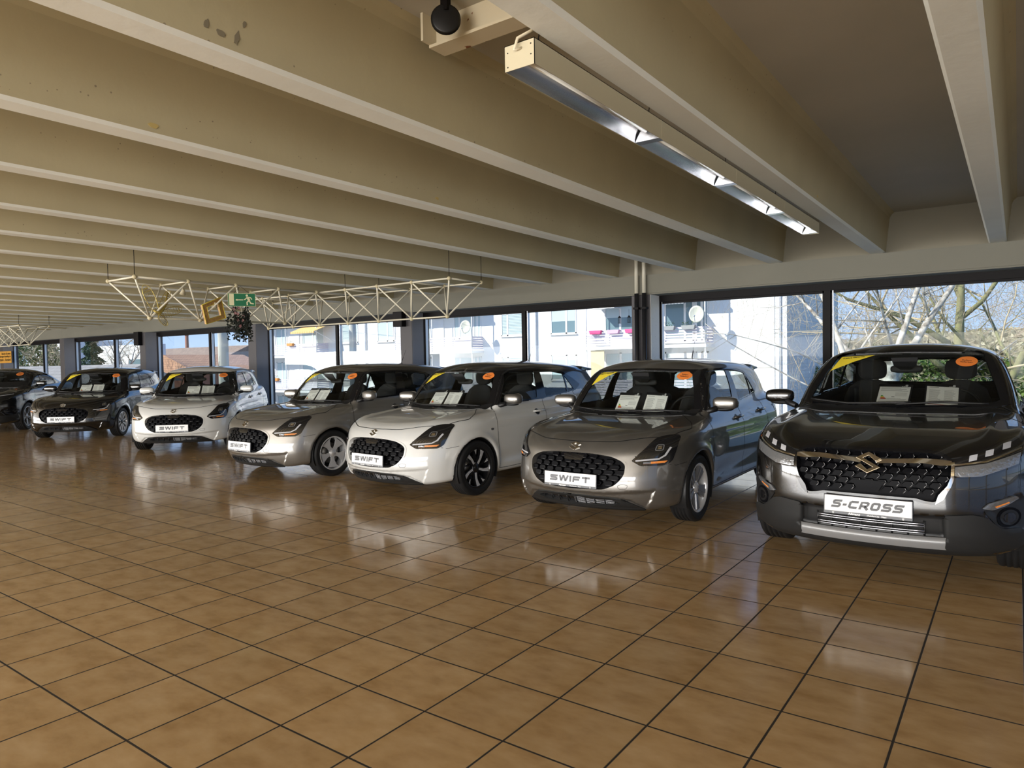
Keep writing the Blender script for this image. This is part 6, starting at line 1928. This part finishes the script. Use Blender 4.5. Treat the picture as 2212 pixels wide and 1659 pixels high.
# ---- trees
def tree_mesh(seed, h, r0, levels, spread, twig_r, up=.25, droop=0.0, nkids=(3, 5), bare=True, first=.25, lean=(0, 0), kr=(.45, .65)):
    rnd = random.Random(seed)
    thick, fine = MB(), MB()
    tips = []
    def grow(p, d, L, r, lv):
        n = 5 if lv <= 1 else 3
        pts = [p]; rad = [r]; dd = d.copy()
        for i in range(n):
            j = Vector((rnd.gauss(0, 1), rnd.gauss(0, 1), rnd.gauss(0, 1))) * (.10 + .05 * lv)
            dd = (dd + j + Vector((0, 0, up * .3 if lv < 3 else -droop))).normalized()
            pts.append(pts[-1] + dd * L / n); rad.append(r * (1 - .72 * (i + 1) / n))
        tgt = thick if lv <= 1 else fine
        tgt.path(pts, rad, 7 if lv == 0 else (5 if lv < 3 else 3))
        if lv >= levels: tips.append((pts[-1], dd)); return
        k = rnd.randint(*nkids) + (3 if lv == 0 else 0) + (2 if lv == levels - 1 else 0)
        for i in range(k):
            t = first + (1 - first) * (i + rnd.random()) / k if lv == 0 else .2 + .8 * (i + rnd.random()) / k
            idx = min(int(t * n), n - 1); fr = t * n - idx
            q = pts[idx].lerp(pts[idx + 1], fr)
            ax = dd.orthogonal().normalized(); ax.rotate(Matrix.Rotation(rnd.uniform(0, 2 * PI), 3, dd))
            nd = (dd * (1 - spread) + ax * spread + Vector((0, 0, up * .4 if lv < 2 else 0))).normalized()
            rr = max(twig_r, rad[idx] * rnd.uniform(*kr))
            grow(q, nd, L * rnd.uniform(.50, .72), rr, lv + 1)
    grow(Vector((0, 0, 0)), Vector((lean[0], lean[1], 1)).normalized(), h, r0, 0)
    return thick, fine, tips
M_birch = mat('birch_bark', (.66, .62, .55), .8, noise=(7, 1.0, (.16, .13, .10)))
M_birch2 = mat('birch_twig', (.42, .34, .23), .8)
M_barkm = mat('mossy_bark', (.20, .18, .10), .9, noise=(5, .7, (.24, .26, .10)))
M_twig = mat('brown_twig', (.52, .43, .28), .85)
M_twig2 = mat('reddish_twig', (.52, .38, .29), .85)
def put_tree(name, x, y, z, seed, h, r0, lv, spread, tw, mb_, mt_, lab, grp=None, **k):
    a, b, tips = tree_mesh(seed, h, r0, lv, spread, tw, **k)
    t = empty(name, (x, y, z), label=lab, cat='tree', group=grp)
    a.build('trunk', mb_, t, clean=False); b.build('branches', mt_, t, clean=False)
    return t, tips
# the birch: several leaning stems from one stool
bt = empty('birch_tree', (-2.95, 22, -3), label='white-barked birch with several stems and hanging twigs, left of the darker trunks', cat='tree')
for i, (lx, ly, hh, s) in enumerate([(-.10, .02, 9.7, 3), (.02, .05, 9.0, 5), (.42, -.05, 7.0, 8), (-.75, .1, 7.0, 13)]):
    a, b, tips = tree_mesh(s, hh * .8, .17 - .025 * i, 4, .58, .003, up=.10, droop=.5, nkids=(3, 5) if i < 3 else (3, 3), first=.35, lean=(lx, ly), kr=(.28, .45))
    if i in (2, 3):
        for m_ in (a, b): m_.v = [(v[0], v[1], v[2] + 3.3) for v in m_.v]
    a.build('stem', M_birch, bt, clean=False); b.build('branches', M_birch2, bt, clean=False)
stool = MB(); stool.path([(0, 0, 0), (.02, 0, 2), (0, 0, 3.6), (.05, 0, 4.6)], [.34, .29, .28, .2], 12); stool.build('lower_trunk', M_birch, bt)
put_tree('oak_tree', -2.0, 31, -3, 21, 8.5, .30, 4, .62, .006, M_barkm, M_twig, 'bare tree with thick mossy trunks, right of the birch', 'bare trees', up=.30, nkids=(4, 5), first=.35)
put_tree('oak_tree', -.9, 32, -3, 24, 8.5, .20, 4, .62, .006, M_barkm, M_twig, 'bare tree with one slimmer mossy trunk, farthest right', 'bare trees', up=.30, nkids=(3, 5), first=.35, lean=(.12, 0))
for i, (x, y, s, hh) in enumerate([(-10, 62, 31, 9), (-5.5, 58, 32, 10), (-1, 64, 33, 9), (4, 56, 34, 9), (-7.5, 50, 35, 8), (2.5, 48, 36, 7), (9, 60, 37, 9), (7, 42, 39, 7)]):
    lab = ['bare tree far behind the birch, beside the shingled gable', 'bare tree far behind, left of the birch stems', 'bare tree far behind the two mossy trunks', 'bare tree far behind, right of the mossy trunks', 'lower bare tree behind the birch near the gable', 'reddish bare tree right of the mossy trunks', 'bare tree farthest right on the skyline', 'reddish bare tree above the green hedge'][i]
    put_tree('bare_tree', x, y, -3, s, hh * .75, .15, 4, .70, .009, M_barkm, M_twig if i % 3 else M_twig2, lab, 'bare trees', up=.22, nkids=(4, 5), first=.2)
# leafy things
def leaf_cloud(name, x, y, z, rx, ry, rz, n, size, m, lab, seed, cat='hedge', trunk=True, cone=False, m2=None):
    t = empty(name, (x, y, z), label=lab, cat=cat)
    rr = random.Random(seed); f = MB()
    for i in range(n):
        if cone:
            hgt = rr.random() ** .8; rad = (1 - hgt) * (.75 + .25 * math.sin(hgt * 60)) * rr.uniform(.55, 1)
            a = rr.uniform(0, 2 * PI); c = Vector((rx * rad * math.cos(a), ry * rad * math.sin(a), rz * hgt))
        else:
            u = rr.uniform(-1, 1); a = rr.uniform(0, 2 * PI); q = math.sqrt(1 - u * u); s = rr.uniform(.75, 1.02)
            c = Vector((rx * q * math.cos(a) * s, ry * q * math.sin(a) * s, rz * (u * s * .5 + .5)))
        d = Vector((rr.gauss(0, 1), rr.gauss(0, 1), rr.gauss(0, .7) - (.3 if cone else 0))).normalized() * size * rr.uniform(.6, 1.2)
        q = d.cross(Vector((rr.gauss(0, 1), rr.gauss(0, 1), rr.gauss(0, 1)))).normalized() * size * .38
        f.add([c - d, c + q, c + d, c - q], [(0, 1, 2, 3)])
    f.build('foliage', m, t, clean=False)
    s = MB(); s.path([(0, 0, 0), (0, 0, rz * .45), (0, 0, rz * (.95 if cone else .7))], [max(.08, rx * .06), max(.06, rx * .05), .02], 8); s.build('trunk', M_barkm, t)
    return t
M_ever = mat('evergreen_leaf', (.045, .10, .018), .6, noise=(4, .7, (.16, .22, .03)))
M_con = mat('conifer_needle', (.035, .075, .030), .8, noise=(4, .6, (.07, .12, .04)))
M_far = mat('distant_brush', (.46, .39, .29), .9, noise=(.3, .8, (.36, .37, .20)))
leaf_cloud('laurel_bush', 2.2, 24, -3, 2.6, 1.8, 4.6, 9000, .13, M_ever, 'green leafy laurel bush at the right edge behind the black crossover', 5)
leaf_cloud('garden_hedge', -3.0, 40, -3, 9.7, 1.5, 4.3, 9000, .16, M_ever, 'green hedge seen through the black crossover windows', 6)
leaf_cloud('brush_bank', 0, 78, -3, 24, 5, 6.6, 26000, .35, M_far, 'brown wooded bank on the horizon behind the bare trees', 7)
leaf_cloud('conifer', -78, 33.3, -3, 2.3, 2.3, 11.5, 9000, .16, M_con, 'tall dark green conifer beyond the second bay from the left', 8, 'tree', cone=True)
leaf_cloud('conifer', -112, 78, -3, 2.6, 2.6, 10.3, 2500, .35, M_con, 'small conifer on the skyline beside the brick chimney', 9, 'tree', cone=True)
leaf_cloud('conifer', -94, 78, -3, 2.2, 2.2, 7.8, 2000, .35, M_con, 'small conifer just showing above the right end of the brown roof', 10, 'tree', cone=True)
leaf_cloud('poplar_bush', -108, 39, -3, 4, 3, 9.5, 6000, .3, M_ever, 'green bushy tree beyond the leftmost bays', 11, 'tree')
put_tree('street_birch', -77, 36, -3, 41, 6.5, .30, 4, .55, .010, M_birch, M_birch2, 'small pale birch in front of the white block', 'bare trees', up=.25, nkids=(3, 5))
put_tree('street_birch', -94, 35, -3, 43, 7, .25, 4, .6, .012, M_barkm, M_twig, 'bare tree beyond the leftmost bays beside the green bush', 'bare trees', up=.25, nkids=(4, 5))
bpy.context.view_layer.update()
